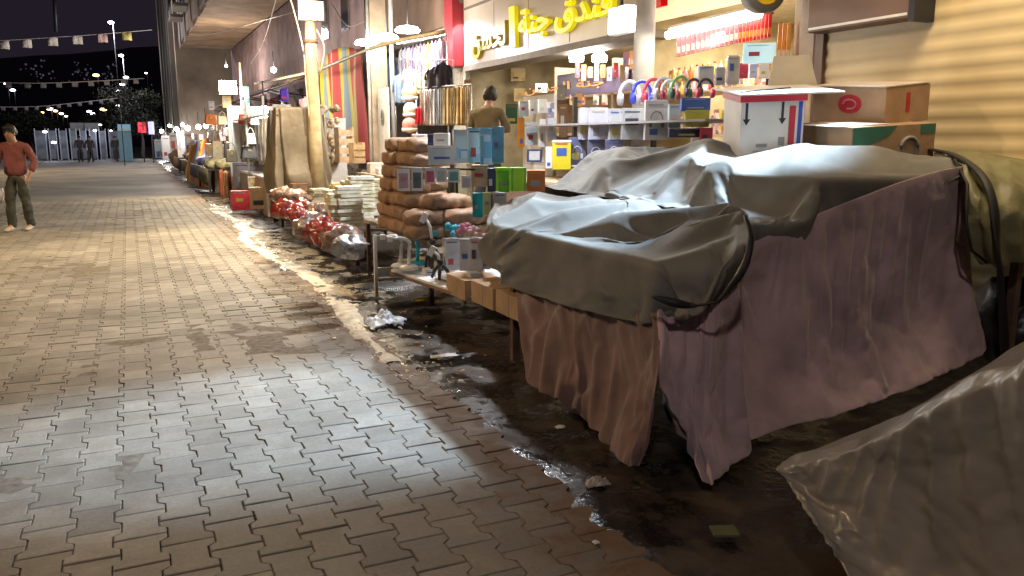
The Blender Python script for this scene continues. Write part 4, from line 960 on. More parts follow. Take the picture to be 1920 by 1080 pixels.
# round pillar
pp = atX(1207, 120, 5.0)
pil = thing('round_pillar', 'pale plastered pillar standing between hotel entrance and bright shop', 'pillar', (pp.x, pp.y, 0))
MB().lathe([(.11, 0), (.11, 3.2), (.12, 3.22), (.12, 6)], n=20).obj('shaft', M('white_plaster', (.50, .47, .43), .8, scale=5, var=.15), pil)
MB().lathe([(.15, 0), (.15, .1), (.115, .12)], n=20).obj('base_ring', concrete, pil)

# ================================================================== HOTEL SHOP GOODS
for k, x in enumerate((1081, 1124)):
    t = thing('pendant_lamp', '%s white pendant lamp glowing under the hotel lintel' % ['left', 'right'][k], 'lamp', atX(x, 106, 6.0))
    MB().lathe([(.0, .07), (.05, .07), (.11, 0), (.10, -.07), (.0, -.08)], n=16).obj('shade', emc, t); MB().tube([(0, 0, .07), (0, 0, .55)], .006, 5).obj('cord', dark, t)
lamp('pendant_light', 'POINT', atX(1100, 120, 5.9), 35, (1, .93, .85), .1)
ygd = printed('yellow_paper_goods', [(.55, .45, .18), (.5, .42, .25), (.45, .30, .10), (.6, .55, .4)], 9)
for k, (bb, lb) in enumerate([((893, 156, 916, 186), 'yellowish carton behind the brown-shirted vendor, at left'), ((918, 166, 938, 192), 'yellowish carton right behind the vendor'), ((939, 164, 962, 200), 'tan carton beneath the long shelf'), ((964, 166, 986, 190), 'small yellow carton left of the till screen'), ((958, 128, 985, 152), 'pale picture card on the lobby shelf')]):
    pack('carton', lb, 'box', bb, ygd, X=6.6, thick=.2)
tv = pack('till_screen', 'small white glowing screen on the dark hotel desk', 'screen', (1004, 157, 1026, 173), M('lit_screen', (.8, .8, .8), .3, em=(1, 1, .95), es=2.2), X=6.4, thick=.04)
dk = thing('reception_desk', 'dark reception desk inside the hotel shop below violet banner', 'desk', (6.6, 10.2, 0))
MB().bx(-.3, .3, -1.1, 1.0, 0, 1.5).obj('body', M('dark_walnut', (.05, .035, .04), .35), dk); MB().bx(-.34, .34, -1.13, 1.03, 1.5, 1.54).obj('desk_top', M('desk_top_grey', (.12, .1, .14), .3), dk)
for k, x in enumerate((1068, 1086, 1112, 1128)):
    pack('bottle_pack', '%s dim packet from the left standing on the reception desk' % ORD[k], 'packet', (x, 178, x+11, 197), gm, X=6.3, thick=.06)
# white rack
WR = thing('wire_rack', 'upright white wire rack of pale phone boxes with an orange side strip', 'rack', (4.6, 8.9, 0))
wx = atX(1008, 282, 4.6); WR.location = (4.6, wx.y, 0)
MB().bx(.0, .04, -.42, .42, .0, 2.02).obj('back_panel', pv, WR)
for q, (bb, lb, mt) in enumerate([((974, 190, 992, 218), 'top left pale teal box on the white rack', iceb), ((993, 188, 1008, 214), 'top middle white box on the white rack', pv), ((1010, 186, 1026, 212), 'white box right of centre, top of white rack', pv), ((1027, 192, 1040, 218), 'striped white box at the top right of white rack', printed('striped_pack', [(.6, .6, .65), (.2, .2, .3), (.65, .65, .7)], 12)),
    ((972, 222, 984, 276), 'tall orange strip pack at the left side of white rack', orng), ((986, 230, 1009, 272), 'ice blue box in the middle of white rack', iceb), ((1011, 224, 1024, 276), 'narrow white box low on the white rack', pv), ((1026, 222, 1042, 258), 'lilac box low at right of white rack', pale)]):
    pack('phone_box', lb, 'box', bb, mt, X=4.45, thick=.06, turn=.3, group='boxes on the white rack')
pack('box', 'upright bright yellow box with white lid standing on the counter', 'box', (1036, 264, 1071, 318), yellowb, X=4.2, thick=.14, turn=.1, lid=pv)
pack('picture_frame', 'small black framed picture under the white rack', 'frame', (988, 280, 1016, 304), navyb, X=4.3, thick=.04, band=(clearg, .15, .85))
pack('bag', 'white carrier bag beside the bright yellow box', 'bag', (1023, 276, 1035, 316), pv, X=4.2, thick=.08)
ct = thing('counter', 'pale wooden counter between hotel entrance and tarp covered stalls', 'counter', (4.35, 8.2, 0))
MB().bx(-.4, .4, -.9, 1.0, 1.02, 1.06).obj('counter_top', MATS['pale_wood'], ct, bevel=.005); MB().bx(-.36, .36, -.86, .96, 0, 1.015).obj('body', M('brown_counter', (.2, .13, .1), .6), ct)

# ================================================================== CLOTHES SHOP
def garment_mesh(w, h, sleeves=True, sd=0):
    P = []; nu, nv = 14, 10
    m = MB()
    for i in range(nu):
        v = i/(nu-1); row = []
        ww = w*(.30+.7*min(1, v*5)**.6) if sleeves else w*(.85+.15*v)
        for j in range(nv):
            u = j/(nv-1)*2-1
            row.append(Vector((u*ww/2, .03*math.sin(u*7+sd+v*2)*(.4+v)+.02*noise.noise(Vector((u, v*3, sd))), -v*h+(.03*(1-abs(u)) if i == 0 else 0))))
        P.append(row)
    m.grid(P, nu, nv)
    if sleeves:
        for s_ in (-1, 1): m.tube([(s_*w*.42, 0, -.06*h), (s_*w*.62, .01, -.35*h), (s_*w*.6, .02, -.6*h)], [w*.10, w*.11, w*.09], 8, flat=.5)
    return m
def garment(label, bb, X, mat, sleeves=True, turn=0, group=None, name='garment'):
    p, w, h = spot_((bb[0], bb[1], bb[2], bb[1]), X)[0], 0, 0; d = depth(p); w = (bb[2]-bb[0])/F*d; h = (bb[3]-bb[1])/F*d
    t = thing(name, label, 'garment', p, face(p, turn), group)
    garment_mesh(w, h, sleeves, bb[0]).obj('cloth', mat, t, solid=.008)
    MB().tube([(-w*.25, 0, -.02), (0, 0, .03), (w*.25, 0, -.02)], .006, 5).obj('hanger', dark, t)
def cl(name, c): return M('fabric_'+name, c, .85, var=.2, scale=10, rand=.1)
x = 748
names = [('white', (.62, .60, .62)), ('pale lilac', (.48, .42, .60)), ('cream', (.62, .58, .48)), ('mauve', (.36, .28, .46)), ('off-white', (.6, .57, .52)), ('lavender', (.45, .38, .58)), ('pale pink', (.62, .45, .48)), ('soft yellow', (.62, .60, .20)), ('ivory', (.64, .62, .55)), ('violet', (.30, .18, .42)), ('light grey', (.5, .5, .52)), ('rose', (.55, .35, .42))]
for k, (nm, c) in enumerate(names):
    garment('%s top on upper rail of clothes shop, %s from left' % (nm, ORD[k]), (x+k*7.2, 92-k*1.6, x+k*7.2+9, 152-k*1.2), 5.15, cl(nm.replace(' ', '_').replace('-', '_'), c), True, .5, 'tops on the upper clothes rail')
for k, (nm, c, bb) in enumerate([('slate blue jacket', (.14, .18, .25), (717, 108, 745, 196)), ('steel blue shirt', (.25, .33, .42), (738, 140, 760, 192)), ('white shirt', (.55, .56, .56), (757, 128, 782, 172)), ('pale green shirt', (.36, .40, .28), (776, 140, 796, 176)), ('charcoal jacket', (.07, .06, .07), (800, 128, 828, 164)), ('black jacket', (.035, .03, .04), (818, 118, 844, 162))]):
    garment('%s hanging on the lower rail of clothes shop' % nm, bb, 4.95, cl(nm.replace(' ', '_'), c), True, .3)
for k, (nm, c) in enumerate([('brown', (.22, .14, .09)), ('dusty pink', (.45, .30, .25)), ('white', (.6, .58, .55)), ('grey', (.35, .35, .38)), ('pale blue', (.4, .45, .52)), ('sand', (.46, .36, .22)), ('tan', (.42, .29, .15)), ('khaki', (.40, .32, .17)), ('camel', (.45, .30, .14)), ('ochre', (.46, .29, .10)), ('beige', (.50, .40, .27))]):
    garment('%s trousers, %s from left on the low rail beside the vendor' % (nm, ORD[k]), (786+k*8.6, 170-k*.6, 796+k*8.6, 234), 4.9, cl('trouser_'+nm.replace(' ', '_'), c), False, .2, 'trousers on the low rail')
def cap(label, x, y, X, r, mat, mat2):
    p = atX(x, y, X); d = depth(p)/F; t = thing('knitted_cap', label, 'hat', p, face(p)); rr = r*d
    MB().ball((0, 0, rr*.1), rr, 14, (1, 1, 1.05)).obj('crown', mat, t); MB().lathe([(rr*1.03, -rr*.75), (rr*1.05, -rr*.3), (rr*.98, -rr*.3)], n=16).obj('brim', mat2, t)
cap('white and orange knitted cap, highest of the three on the stand', 768, 176, 4.7, 15, cl('cap_orange', (.65, .42, .20)), cl('cap_white', (.65, .62, .55)))
cap('cream knitted cap in the middle of three', 770, 208, 4.65, 14, cl('cap_cream', (.62, .56, .40)), cl('cap_white', (.65, .62, .55)))
cap('salmon knitted cap, lowest of the three', 768, 236, 4.6, 14, cl('cap_salmon', (.60, .22, .17)), cl('cap_cream', (.62, .56, .40)))
garment('small bright red vest beside the knitted caps', (778, 204, 791, 232), 4.6, cl('bright_red', (.6, .01, .03)), False)
for nm, lb, a, b, z in (('clothes_rail', 'upper steel clothes rail under the awning tubes', atX(740, 90, 5.15), atX(838, 68, 5.15), 0), ('clothes_rail', 'middle steel clothes rail carrying the jackets', atX(712, 112, 4.97), atX(850, 116, 4.97), 0), ('clothes_rail', 'low steel clothes rail carrying the trousers', atX(780, 168, 4.92), atX(885, 162, 4.92), 0)):
    t = thing(nm, lb, 'rail', a); MB().tube([(0, 0, .03), b-a+Vector((0, 0, .03))], .014, 6).obj('bar', M('steel_bar', (.5, .5, .5), .3, metal=.8), t)
    for q in (Vector((0, 0, 0)), b-a): MB().tube([q+Vector((0, 0, .03)), Vector((q.x, q.y, -a.z))], .012, 6).obj('upright', MATS['steel_bar'], t)
cs = thing('clothes_table', 'low table of folded clothes under the knitted caps', 'table', (4.6, 14.6, 0))
MB().bx(-.5, .5, -1.6, 1.6, .8, .84).obj('table_top', MATS['pale_wood'], cs)
for xx in (-.45, .45):
    for yy in (-1.5, 1.5): MB().bx(xx-.02, xx+.02, yy-.02, yy+.02, 0, .8).obj('leg', dark, cs)
for k in range(10):
    tag(MB().bx(-.16, .16, -.13, .13, 0, rnd.uniform(.1, .3)).obj('folded_clothes', cl('fold%d' % (k % 4), [(.6, .5, .4), (.5, .3, .2), (.62, .6, .55), (.55, .42, .25)][k % 4]), loc=(4.35+.4*(k % 2), 13.2+.3*k, .84), bevel=.02), '%s pile of folded clothes from the near end of the clothes table' % ORD[k], 'clothes', 'piles of folded clothes')
# awning tube with lights
ar = [atX(478, 157, 3.9), atX(560, 140, 3.9), atX(600, 130, 4.0), atX(690, 93, 4.1), atX(740, 78, 4.2), atX(832, 60, 4.4)]
tag(MB().tube(catmull(ar, 30), .035, 8).obj('awning_pole', beige_pipe), 'long pale pole slung from lamp pole toward the red fascia end', 'pole')
for k, (x, y, X) in enumerate(((686, 81, 4.35), (725, 71, 4.45), (764, 57, 4.6))):
    t = thing('disc_lamp', '%s round white disc lamp above the awning pole' % ['left', 'middle', 'right'][k], 'lamp', atX(x, y, X))
    MB().lathe([(.0, -.03), (.20, -.03), (.22, 0), (.18, .05), (.05, .08), (.0, .08)], n=20).obj('diffuser', emc, t); MB().tube([(0, 0, .08), (0, 0, 1.2)], .01, 5).obj('hanger', dark, t)
    lamp('disc_light', 'POINT', atX(x, y+8, X), 110, (1, .95, .93), .15)
e0, e1 = atX(745, 80, 4.75), atX(832, 62, 4.75)
tag(MB().tube([e0, e1], .03, 8).obj('tube_lamp', M('white_tube_lit', (1, 1, 1), .5, em=(1, .97, 1), es=12)), 'bright white tube lamp along the front of the clothes shop', 'lamp')
lamp('clothes_tube_light', 'AREA', (e0+e1)/2+Vector((-.05, 0, -.1)), 90, (.97, .95, 1), .1, (e0+e1)/2+Vector((.8, 0, -2)), sx=3)

# ================================================================== STALLS FURTHER LEFT
# lamp pole
pb = atX(586, 150, 2.9)
LP = thing('lamp_pole', 'thick beige market pole carrying the brightest warm floodlight', 'lamp post', (pb.x, pb.y, 0))
tp_ = [Vector((0, 0, z)) for z in (1.5, 2.3, 3.0, 3.42)]
MB().tube([Vector((.05, 0, 0))]+tp_, [.12, .11, .105, .10, .08], 12).obj('pole', beige_pipe, LP)
MB().tube([tp_[2]+Vector((0, 0, .06)), tp_[2]+Vector((0, 0, .12))], .125, 12).obj('collar', MATS['rusty_steel'], LP)
hd = Vector((0, -.14, 3.56))
MB().box(hd+Vector((0, 0, .0)), (.44, .10, .32), Matrix.Rotation(-.2, 3, 'Z')).obj('flood_housing', dark, LP, bevel=.01)
emw2 = M('warm_flood_face', (1, 1, 1), .5, em=(1, .84, .50), es=40)
MB().box(hd+Vector((-.02, -.062, 0)), (.38, .012, .28), Matrix.Rotation(-.2, 3, 'Z')).obj('flood_face', emw2, LP)
lw = LP.location+hd
lamp('pole_flood_light', 'SPOT', lw+Vector((-.04, -.10, -.02)), 1050, (1, .66, .27), .10, (-.6, lw.y-2.2, 0), 104, .9)
lamp('pole_flood_spill', 'POINT', lw+Vector((-.25, -.45, -.3)), 170, (1, .80, .50), .12)
m = MB(); m.tube(catmull([tp_[3]+Vector((-.35, 0, .5)), tp_[3]+Vector((-.22, 0, 0)), tp_[2]+Vector((-.13, -.02, -.1)), tp_[1]+Vector((-.12, -.05, .1)), tp_[1]+Vector((-.1, -.1, -.5))], 20), .012, 5); m.obj('loose_cable', M('pale_cable', (.5, .42, .36), .6), LP)
m = MB(); m.tube(catmull([tp_[2]+Vector((.1, 0, .3)), tp_[2]+Vector((.22, 0, 0)), tp_[2]+Vector((.14, 0, -.4))], 12), .012, 5); m.obj('cable_loop', MATS['pale_cable'], LP)
# second lamp
LP2 = thing('lamp_pole', 'thin pole with the square warm floodlight above the handbag rack', 'lamp post', (atX(452, 160, 2.6).x, atX(452, 160, 2.6).y, 0))
h2 = atX(427, 164, 2.5)-LP2.location
MB().tube([(0, 0, 0), (0, 0, 3.3)], .03, 8).obj('pole', beige_pipe, LP2)
MB().tube([(0, 0, h2.z), h2], .02, 6).obj('arm', dark, LP2)
MB().box(h2, (.46, .10, .36)).obj('flood_housing', dark, LP2, bevel=.01)
MB().box(h2+Vector((0, -.06, 0)), (.43, .012, .33)).obj('flood_face', emw2, LP2)
l2 = LP2.location+h2
lamp('rack_flood_light', 'SPOT', l2+Vector((0, -.12, 0)), 1000, (1, .70, .33), .10, (-.2, l2.y-3, 0), 140, .8)
lamp('rack_spill_fill', 'POINT', l2+Vector((-.1, -.45, -.1)), 380, (1, .90, .74), .15)
lamp('rack_spill_fill', 'POINT', l2+Vector((-.15, -2.6, .1)), 300, (1, .95, .85), .15)  # extra fill added ahead of the floodlight to brighten the rack

# --- packet stall (snack packets)
PS = thing('market_table', 'dark trestle table heaped with packets and red shiny bags left of the bundles', 'table', (2.9, 12.2, 0))
MB().bx(-.55, .75, -2.7, 3.3, .52, .56).obj('table_top', M('dark_board', (.05, .04, .035), .7), PS)
for x in (-.5, .7):
    for y in (-2.65, .3, 3.25): MB().bx(x-.02, x+.02, y-.02, y+.02, 0, .52).obj('leg', dark, PS)
MB().grid([[Vector((-.57+.03*math.sin(y*9)+.02*z, y, z)) for z in (.56, .42, .28, .14)] for y in np.linspace(-2.7, 3.3, 60)], 60, 4).obj('hanging_cloth', M('dark_grey_cloth', (.06, .05, .05), .9), PS, solid=.006)
yp = printed('pale_yellow_packets', [(.52, .46, .26), (.56, .52, .38), (.45, .38, .18), (.6, .57, .5)], 22, .5)
wp = printed('white_paper_packs', [(.56, .54, .44), (.5, .48, .36), (.6, .58, .5), (.42, .42, .28)], 26, .6)
def stack(label, x, y, z0, n, w, d, hh, mat, seed, cat='packets', grp='stacks of flat packets on the trestle table'):
    m = MB(); r_ = random.Random(seed)
    for k in range(n):
        m.box((r_.uniform(-.015, .015), r_.uniform(-.015, .015), hh*(k+.5)), (w*r_.uniform(.92, 1.05), d*r_.uniform(.92, 1.05), hh*.86), Matrix.Rotation(r_.uniform(-.12, .12), 3, 'Z'))
    return tag(m.obj('packet_stack', mat, loc=(x, y, z0)), label, cat, grp)
col_n = 0
for q, (px, py, n, mt, nm) in enumerate([(600, 372, 4, wp, 'white'), (612, 360, 5, wp, 'white'), (655, 425, 11, wp, 'cream'), (678, 415, 13, wp, 'cream'), (640, 425, 9, yp, 'yellowish'), (665, 352, 3, yp, 'yellowish'), (640, 340, 4, yp, 'yellowish'), (685, 345, 5, yp, 'yellowish'), (620, 345, 3, yp, 'yellowish'), (565, 350, 4, wp, 'off-white'), (585, 342, 4, yp, 'yellow'), (545, 352, 3, wp, 'grey-white'), (700, 360, 6, yp, 'yellow'), (560, 366, 5, M('brown_packs', (.25, .15, .1), .4, var=.4), 'brown')]):
    p = at(px, py, .56)
    stack('stack of %d flat %s packets, %s of those on trestle table' % (n, nm, ORD[q]), p.x, p.y, .56, n, .26, .22, .04, mt, q)
def sbag(label, px, py, r, mat, sd, z=.62, name='snack_bag', sq=(1.1, .8, .75)):
    p = at(px, py, z); return tag(MB().ball((0, 0, 0), r, 16, sq, .55, sd).obj(name, mat, loc=p), label, 'bag', 'glossy snack bags at table front')
redg = M('glossy_dark_red', (.28, .03, .02), .18, var=.5, scale=16, bump=.9, bscale=26, coat=.6)
cleg = M('glossy_brown_clear', (.22, .14, .11), .16, var=.5, scale=14, bump=.9, bscale=22, coat=.6)
for k, (px, py, r, mt, lb) in enumerate([(530, 365, .17, cleg, 'brown clear bag at the left end of the trestle table'), (553, 372, .18, cleg, 'brown clear bag standing beside the leftmost one'), (540, 392, .16, redg, 'dark red glossy bag low at the left'), (565, 395, .17, redg, 'dark red glossy bag with bright glints, second from left'), (558, 404, .12, redg, 'small dark red bag in front of the glinting one'), (585, 425, .17, cleg, 'brown clear bag hanging over the table edge'), (606, 432, .17, redg, 'red bag hanging at the middle of the table front'), (622, 444, .16, redg, 'red bag right of the middle hanging one'), (640, 452, .16, cleg, 'silvery clear bag near the right end'), (655, 462, .13, M('silver_foil', (.4, .4, .42), .2, metal=.6, bump=.9, bscale=22), 'small silver bag at right end of the hanging row'), (598, 398, .15, cleg, 'brown bag between the white stacks and the red bags')]):
    sbag(lb, px, py, r, mt, k*3.1)
sbag('orange-red fruit net lying behind the yellow packets', 628, 304, .20, M('orange_net', (.6, .13, .04), .5, var=.3), 4, .75)
sbag('yellow fruit net beside the orange-red one', 640, 316, .20, M('yellow_net', (.6, .45, .06), .5, var=.3), 9, .70, sq=(1.5, .8, .6))
# slatted wooden crates standing behind the packets
def crate(label, bb, X):
    p, w, h = spot_(bb, X); t = thing('wooden_crate', label, 'crate', p, face(p, .3))
    n = max(3, int(h/.13))
    for k in range(n): MB().bx(-w/2, w/2, 0, .012, h*k/n, h*(k+.72)/n).obj('slat', M('crate_wood', (.46, .33, .2), .7, var=.3), t)
    for sx in (-w/2+.02, w/2-.02): MB().bx(sx-.02, sx+.02, .013, .3, 0, h).obj('corner_post', MATS['crate_wood'], t)
crate('taller stack of slatted pale wood crates before the striped cloth', (637, 240, 666, 305), 3.6)
crate('shorter slatted pale wood crate to the right of the taller one', (664, 268, 686, 306), 3.5)
m = MB()
for k in range(60): m.ball((rnd.uniform(-.22, .22), rnd.uniform(-.15, .15), 1.0+rnd.uniform(0, 1.15)), rnd.uniform(.04, .08), 6, (1, 1, 1), .4, k)
pr = atX(613, 300, 3.5)
o = tag(m.obj('hanging_sachets', M('tan_sachets', (.42, .31, .17), .45, var=.4, scale=14), loc=(pr.x, pr.y, 0)), 'column of tan sachets bunched on a stand right of the covered upright rack', 'sachets')
# --- tarp covered upright rack
CR = thing('covered_rack', 'tall upright rack wrapped in wrinkled brown-grey tarp next to the lamp pole', 'rack', tuple(atX(560, 345, 2.7).xy)+(0,))
def ring(px0, px1, y, X, dd=.5):
    a, b = atX(px0, y, X)-CR.location, atX(px1, y, X)-CR.location; b = Vector((a.x+.75, a.y-.45, b.z)); c = Vector((b.x+.1, b.y+dd, b.z)); d = Vector((a.x+.05, a.y+dd, a.z)); a.z = b.z = c.z = d.z = (a.z+b.z)/2
    return a, b, c, d
P = []
base = CR.location
cz = [(2.02, .88, .02), (2.0, .97, 0), (1.7, 1.0, 0), (1.3, 1.06, .0), (.9, 1.14, 0), (.55, 1.05, 0)]
nA = 90
for i in range(50):
    v = i/49; f = v*(len(cz)-1); k = min(int(f), len(cz)-2); u = f-k
    z = cz[k][0]*(1-u)+cz[k+1][0]*u; s_ = cz[k][1]*(1-u)+cz[k+1][1]*u
    row = []
    for j in range(nA):
        a = 2*PI*j/(nA-1); ca, sa = math.cos(a), math.sin(a); e = .35
        x = .42*abs(ca)**e*(1 if ca > 0 else -1)*s_; y = .50*abs(sa)**e*(1 if sa > 0 else -1)*s_
        k_ = 1+(.12*noise.noise(Vector((ca*2.2, sa*2.2, z*1.6)))+.08*math.sin(a*11+z*2.5+3*noise.noise(Vector((ca, sa, z))))*(.3+v))*min(1, v*3)
        row.append(Vector((x*k_, y*k_, z+.04*noise.noise(Vector((x*5, y*5, 2))))))
    P.append(row)
mb = MB().grid(P, 50, nA); mb.add([P[0][j] for j in range(nA-1)], [tuple(range(nA-1))]); mb.obj('tarpaulin', M('tan_tarpaulin', (.20, .165, .125), .6, var=.25, scale=3, bump=.4, bscale=16), CR)
MB().bx(-.4, .4, -.45, .45, .45, .5).obj('shelf_board', dark, CR)
for x in (-.38, .38):
    for y in (-.42, .42): MB().bx(x-.02, x+.02, y-.02, y+.02, 0, 1.9).obj('upright', dark, CR)
pack('bottle', 'deep violet-blue bottle standing high left of the lamp pole', 'bottle', (526, 166, 541, 190), M('violet_bottle', (.10, .04, .55), .2), X=2.9, thick=.12, bevel=.03)
pack('wire_basket', 'white wire basket of bright goods under the violet-blue bottle', 'basket', (512, 196, 546, 214), pv, X=2.85, thick=.3)

# --- handbag stall
BS = thing('display_rack', 'white display rack hung with handbags under the square warm floodlight', 'rack', (2.75, 19.0, 0))
for z in (.75, 1.95): MB().bx(-.35, .45, -2.6, 2.6, z-.03, z).obj('shelf_board', pv, BS)
for y in (-2.6, 0, 2.6):
    for x in (-.35, .45): MB().bx(x-.02, x+.02, y-.02, y+.02, 0, 2.3).obj('upright', white_m, BS)
MB().bx(-.36, -.33, -2.55, 2.55, 0, .72).obj('front_panel', M('beige_panel', (.5, .40, .30), .7), BS)
MB().bx(.45, .47, -2.6, 2.6, .78, 1.92).obj('back_panel', M('bright_back_panel', (.68, .64, .58), .7), BS)
MB().bx(-.45, 1.2, 2.66, 2.70, .2, 2.3).obj('end_panel', MATS['bright_back_panel'], BS)
MB().bx(-.33, 1.2, -2.70, -2.66, .2, 1.9).obj('end_panel', MATS['bright_back_panel'], BS)
def handbag(label, bb, X, mat, group=None):
    p, w, h = spot_(bb, X); t = thing('handbag', label, 'handbag', p, face(p, .2), group)
    MB().box((0, 0, h*.33), (w, w*.4, h*.66), top=(.78, .6)).obj('body', mat, t, bevel=w*.08)
    MB().tube([(w*.28*math.cos(a), 0, h*.64+h*.36*math.sin(a)) for a in [i*PI/10 for i in range(11)]], w*.035, 6).obj('handle', mat, t)
    MB().box((0, -w*.17, h*.45), (w*.2, w*.05, h*.12)).obj('clasp', M('brass_clasp', (.6, .45, .2), .3, metal=.9), t)
OR = M('orange_leather', (.62, .17, .03), .4); 
for lb, bb, X, c in [('vivid orange handbag on the rack top, left of the floodlight', (384, 205, 407, 234), 2.5, (.62, .17, .03)), ('cream handbag on the rack top beside the orange one', (409, 210, 427, 234), 2.5, (.6, .5, .35)), ('red-orange handbag on rack top, right of the floodlight', (447, 205, 467, 233), 2.5, (.58, .09, .03)), ('small white handbag at the right end of the rack top', (469, 208, 486, 234), 2.5, (.65, .62, .6)), ('pale brown handbag on the rack top between the cream and red-orange ones', (428, 214, 445, 234), 2.55, (.45, .3, .2)),
    ('greyish beige handbag hanging at left of the rack', (398, 246, 420, 300), 2.36, (.36, .31, .22)), ('dark grey handbag hanging in the rack middle', (420, 252, 448, 296), 2.36, (.10, .09, .08)), ('olive grey handbag with round front below the silver one', (424, 268, 446, 304), 2.3, (.2, .17, .11)), ('silver grey handbag hanging high in the middle', (416, 232, 444, 256), 2.34, (.35, .36, .38)), ('black handbag hanging at right of the rack', (452, 262, 484, 298), 2.36, (.03, .03, .035)), ('white handbag hanging over the black one', (462, 240, 480, 270), 2.38, (.62, .6, .58)), ('tan handbag hanging near the striped blanket', (386, 258, 399, 292), 2.4, (.42, .30, .16))]:
    handbag(lb, bb, X, M('leather_%d' % (bb[0]*7+bb[1]), c, .45, var=.15))
for k, (nm, c) in enumerate([('tan', (.42, .28, .15)), ('brown', (.24, .12, .07)), ('ivory', (.6, .52, .42)), ('rust', (.42, .12, .05)), ('camel', (.40, .26, .14)), ('wine', (.24, .05, .05)), ('beige', (.55, .45, .34))]):
    garment('%s scarf hanging at the lower front of handbag rack, %s from left' % (nm, ORD[k]), (386+k*8, 312+k*2.4, 395+k*8, 368+k*3), 2.27, cl('scarf_'+nm, c), False, .3, 'scarves on the lower front of the handbag rack', 'scarf')
for k in range(6):
    garment('%s bright white-cream robe from the left beside the tarp covered rack' % ORD[k], (478+k*6.5, 218, 487+k*6.5, 300+k*2), 2.75, cl('robe%d' % (k % 3), [(.68, .64, .56), (.66, .62, .6), (.62, .52, .38)][k % 3]), True, .4, 'bright robes on the rack end')
rb = pack('shopping_bag', 'red and pink carrier bag on ground below the handbag rack', 'bag', (436, 358, 470, 394), M('red_pink_bag', (.58, .05, .07), .4, var=.3), X=2.05, thick=.2, turn=.2)
pack('box', 'plain cream panel box at right of the red carrier bag', 'box', (470, 352, 512, 392), M('cream_panel', (.55, .42, .30), .7), X=2.35, thick=.3)
pack('box', 'grey panel box behind the cream panel box', 'box', (440, 305, 492, 352), M('grey_lilac_panel', (.36, .31, .33), .6), X=2.55, thick=.2)
pack('wire_basket', 'white basket standing on the cream panel box', 'basket', (466, 332, 486, 353), yp, X=2.35, thick=.2)
pack('lamp_shade_box', 'small white T-shaped stand on the rack top at left', 'stand', (392, 190, 402, 206), pv, X=2.55, thick=.08)
pack('box', 'green and white box high at right of the floodlight', 'box', (452, 164, 468, 204), printed('green_white', [(.6, .6, .5), (.05, .35, .22), (.62, .6, .55)], 10), X=2.6, thick=.12)
pack('box', 'amber tall pack hanging just under the floodlight', 'box', (418, 180, 434, 202), M('amber_pack', (.55, .33, .06), .4), X=2.6, thick=.1)
# striped blanket
bl = stripes('striped_blanket', [(0, (.55, .16, .03)), (.16, (.55, .33, .05)), (.30, (.15, .24, .36)), (.46, (.32, .04, .10)), (.56, (.13, .2, .34)), (.70, (.5, .12, .03)), (.86, (.5, .3, .06))], 2.3, 1)
c0 = [atX(x, y, X) for x, y, X in [(392, 258, 2.7), (378, 262, 2.3), (360, 272, 2.1)]]
c1 = [atX(x, y, X) for x, y, X in [(392, 300, 2.5), (372, 312, 2.1), (352, 318, 1.95)]]
c2_ = [atX(x, y, X) for x, y, X in [(390, 362, 2.15), (372, 368, 1.95), (352, 350, 1.9)]]
P = surf([c0, c1, c2_], 40, 24); P = displace(P, lambda u, v, p: .05*math.sin(v*16+u*3)+.04*noise.noise(p*2))
tag(MB().grid(P, 40, 24).obj('striped_blanket', bl, uvgrid=True, solid=.02), 'orange, yellow and blue striped blanket draped over the left end of handbag rack', 'blanket')

# --- far stalls
def bulb(label, x, y, X, r=.10, power=60, col=(.92, .95, 1)):
    p = atX(x, y, X); t = thing('stall_bulb', label, 'lamp', p, 0, 'bright bulbs over the distant stalls')
    MB().ball((0, 0, 0), r, 10).obj('bulb', emc, t); MB().tube([(0, 0, r*.8), (0, 0, r*.8+.5)], .012, 5).obj('cord', dark, t)
    lamp('bulb_light', 'POINT', p+Vector((0, -.2, -r-.12)), power, col, .12)
for a in [('bright bulb nearest the handbag rack', 372, 238, 2.6, .10, 110), ('bright bulb second from the handbag rack', 352, 240, 2.6, .12, 130), ('bright bulb over the pale lilac stall', 331, 242, 2.6, .13, 150), ('bright bulb furthest away over the white goods', 303, 246, 2.4, .14, 200)]: bulb(*a)
fg = printed('distant_goods', [(.65, .6, .55), (.6, .45, .3), (.55, .52, .5), (.5, .3, .2), (.4, .42, .5)], 5)
dgoods = [((292, 262, 306, 300), 'white stack of goods, furthest stall on right side', pv, 2.3), ((306, 255, 322, 300), 'tall white heap of goods beside furthest stack', pv, 2.3), ((321, 250, 334, 298), 'bright pale goods under the third bulb', M('pale_goods', (.6, .58, .62), .6), 2.3), ((335, 246, 348, 300), 'white and beige goods left of striped blanket', fg, 2.3), ((349, 250, 362, 290), 'beige mixed goods just behind the striped blanket', fg, 2.5)]
for bb, lb, mt, X in dgoods: pack('goods_stack', lb, 'goods', bb, mt, X=X, thick=1.2)
m = MB().ball((0, 0, .55), .8, 18, (1, 1.6, .75), .3, 5); tag(m.obj('tarp_heap', M('dark_brown_tarp', (.09, .06, .055), .7), loc=(2.6, 44, 0)), 'dark brown covered heap at the far end of the stall row', 'heap')
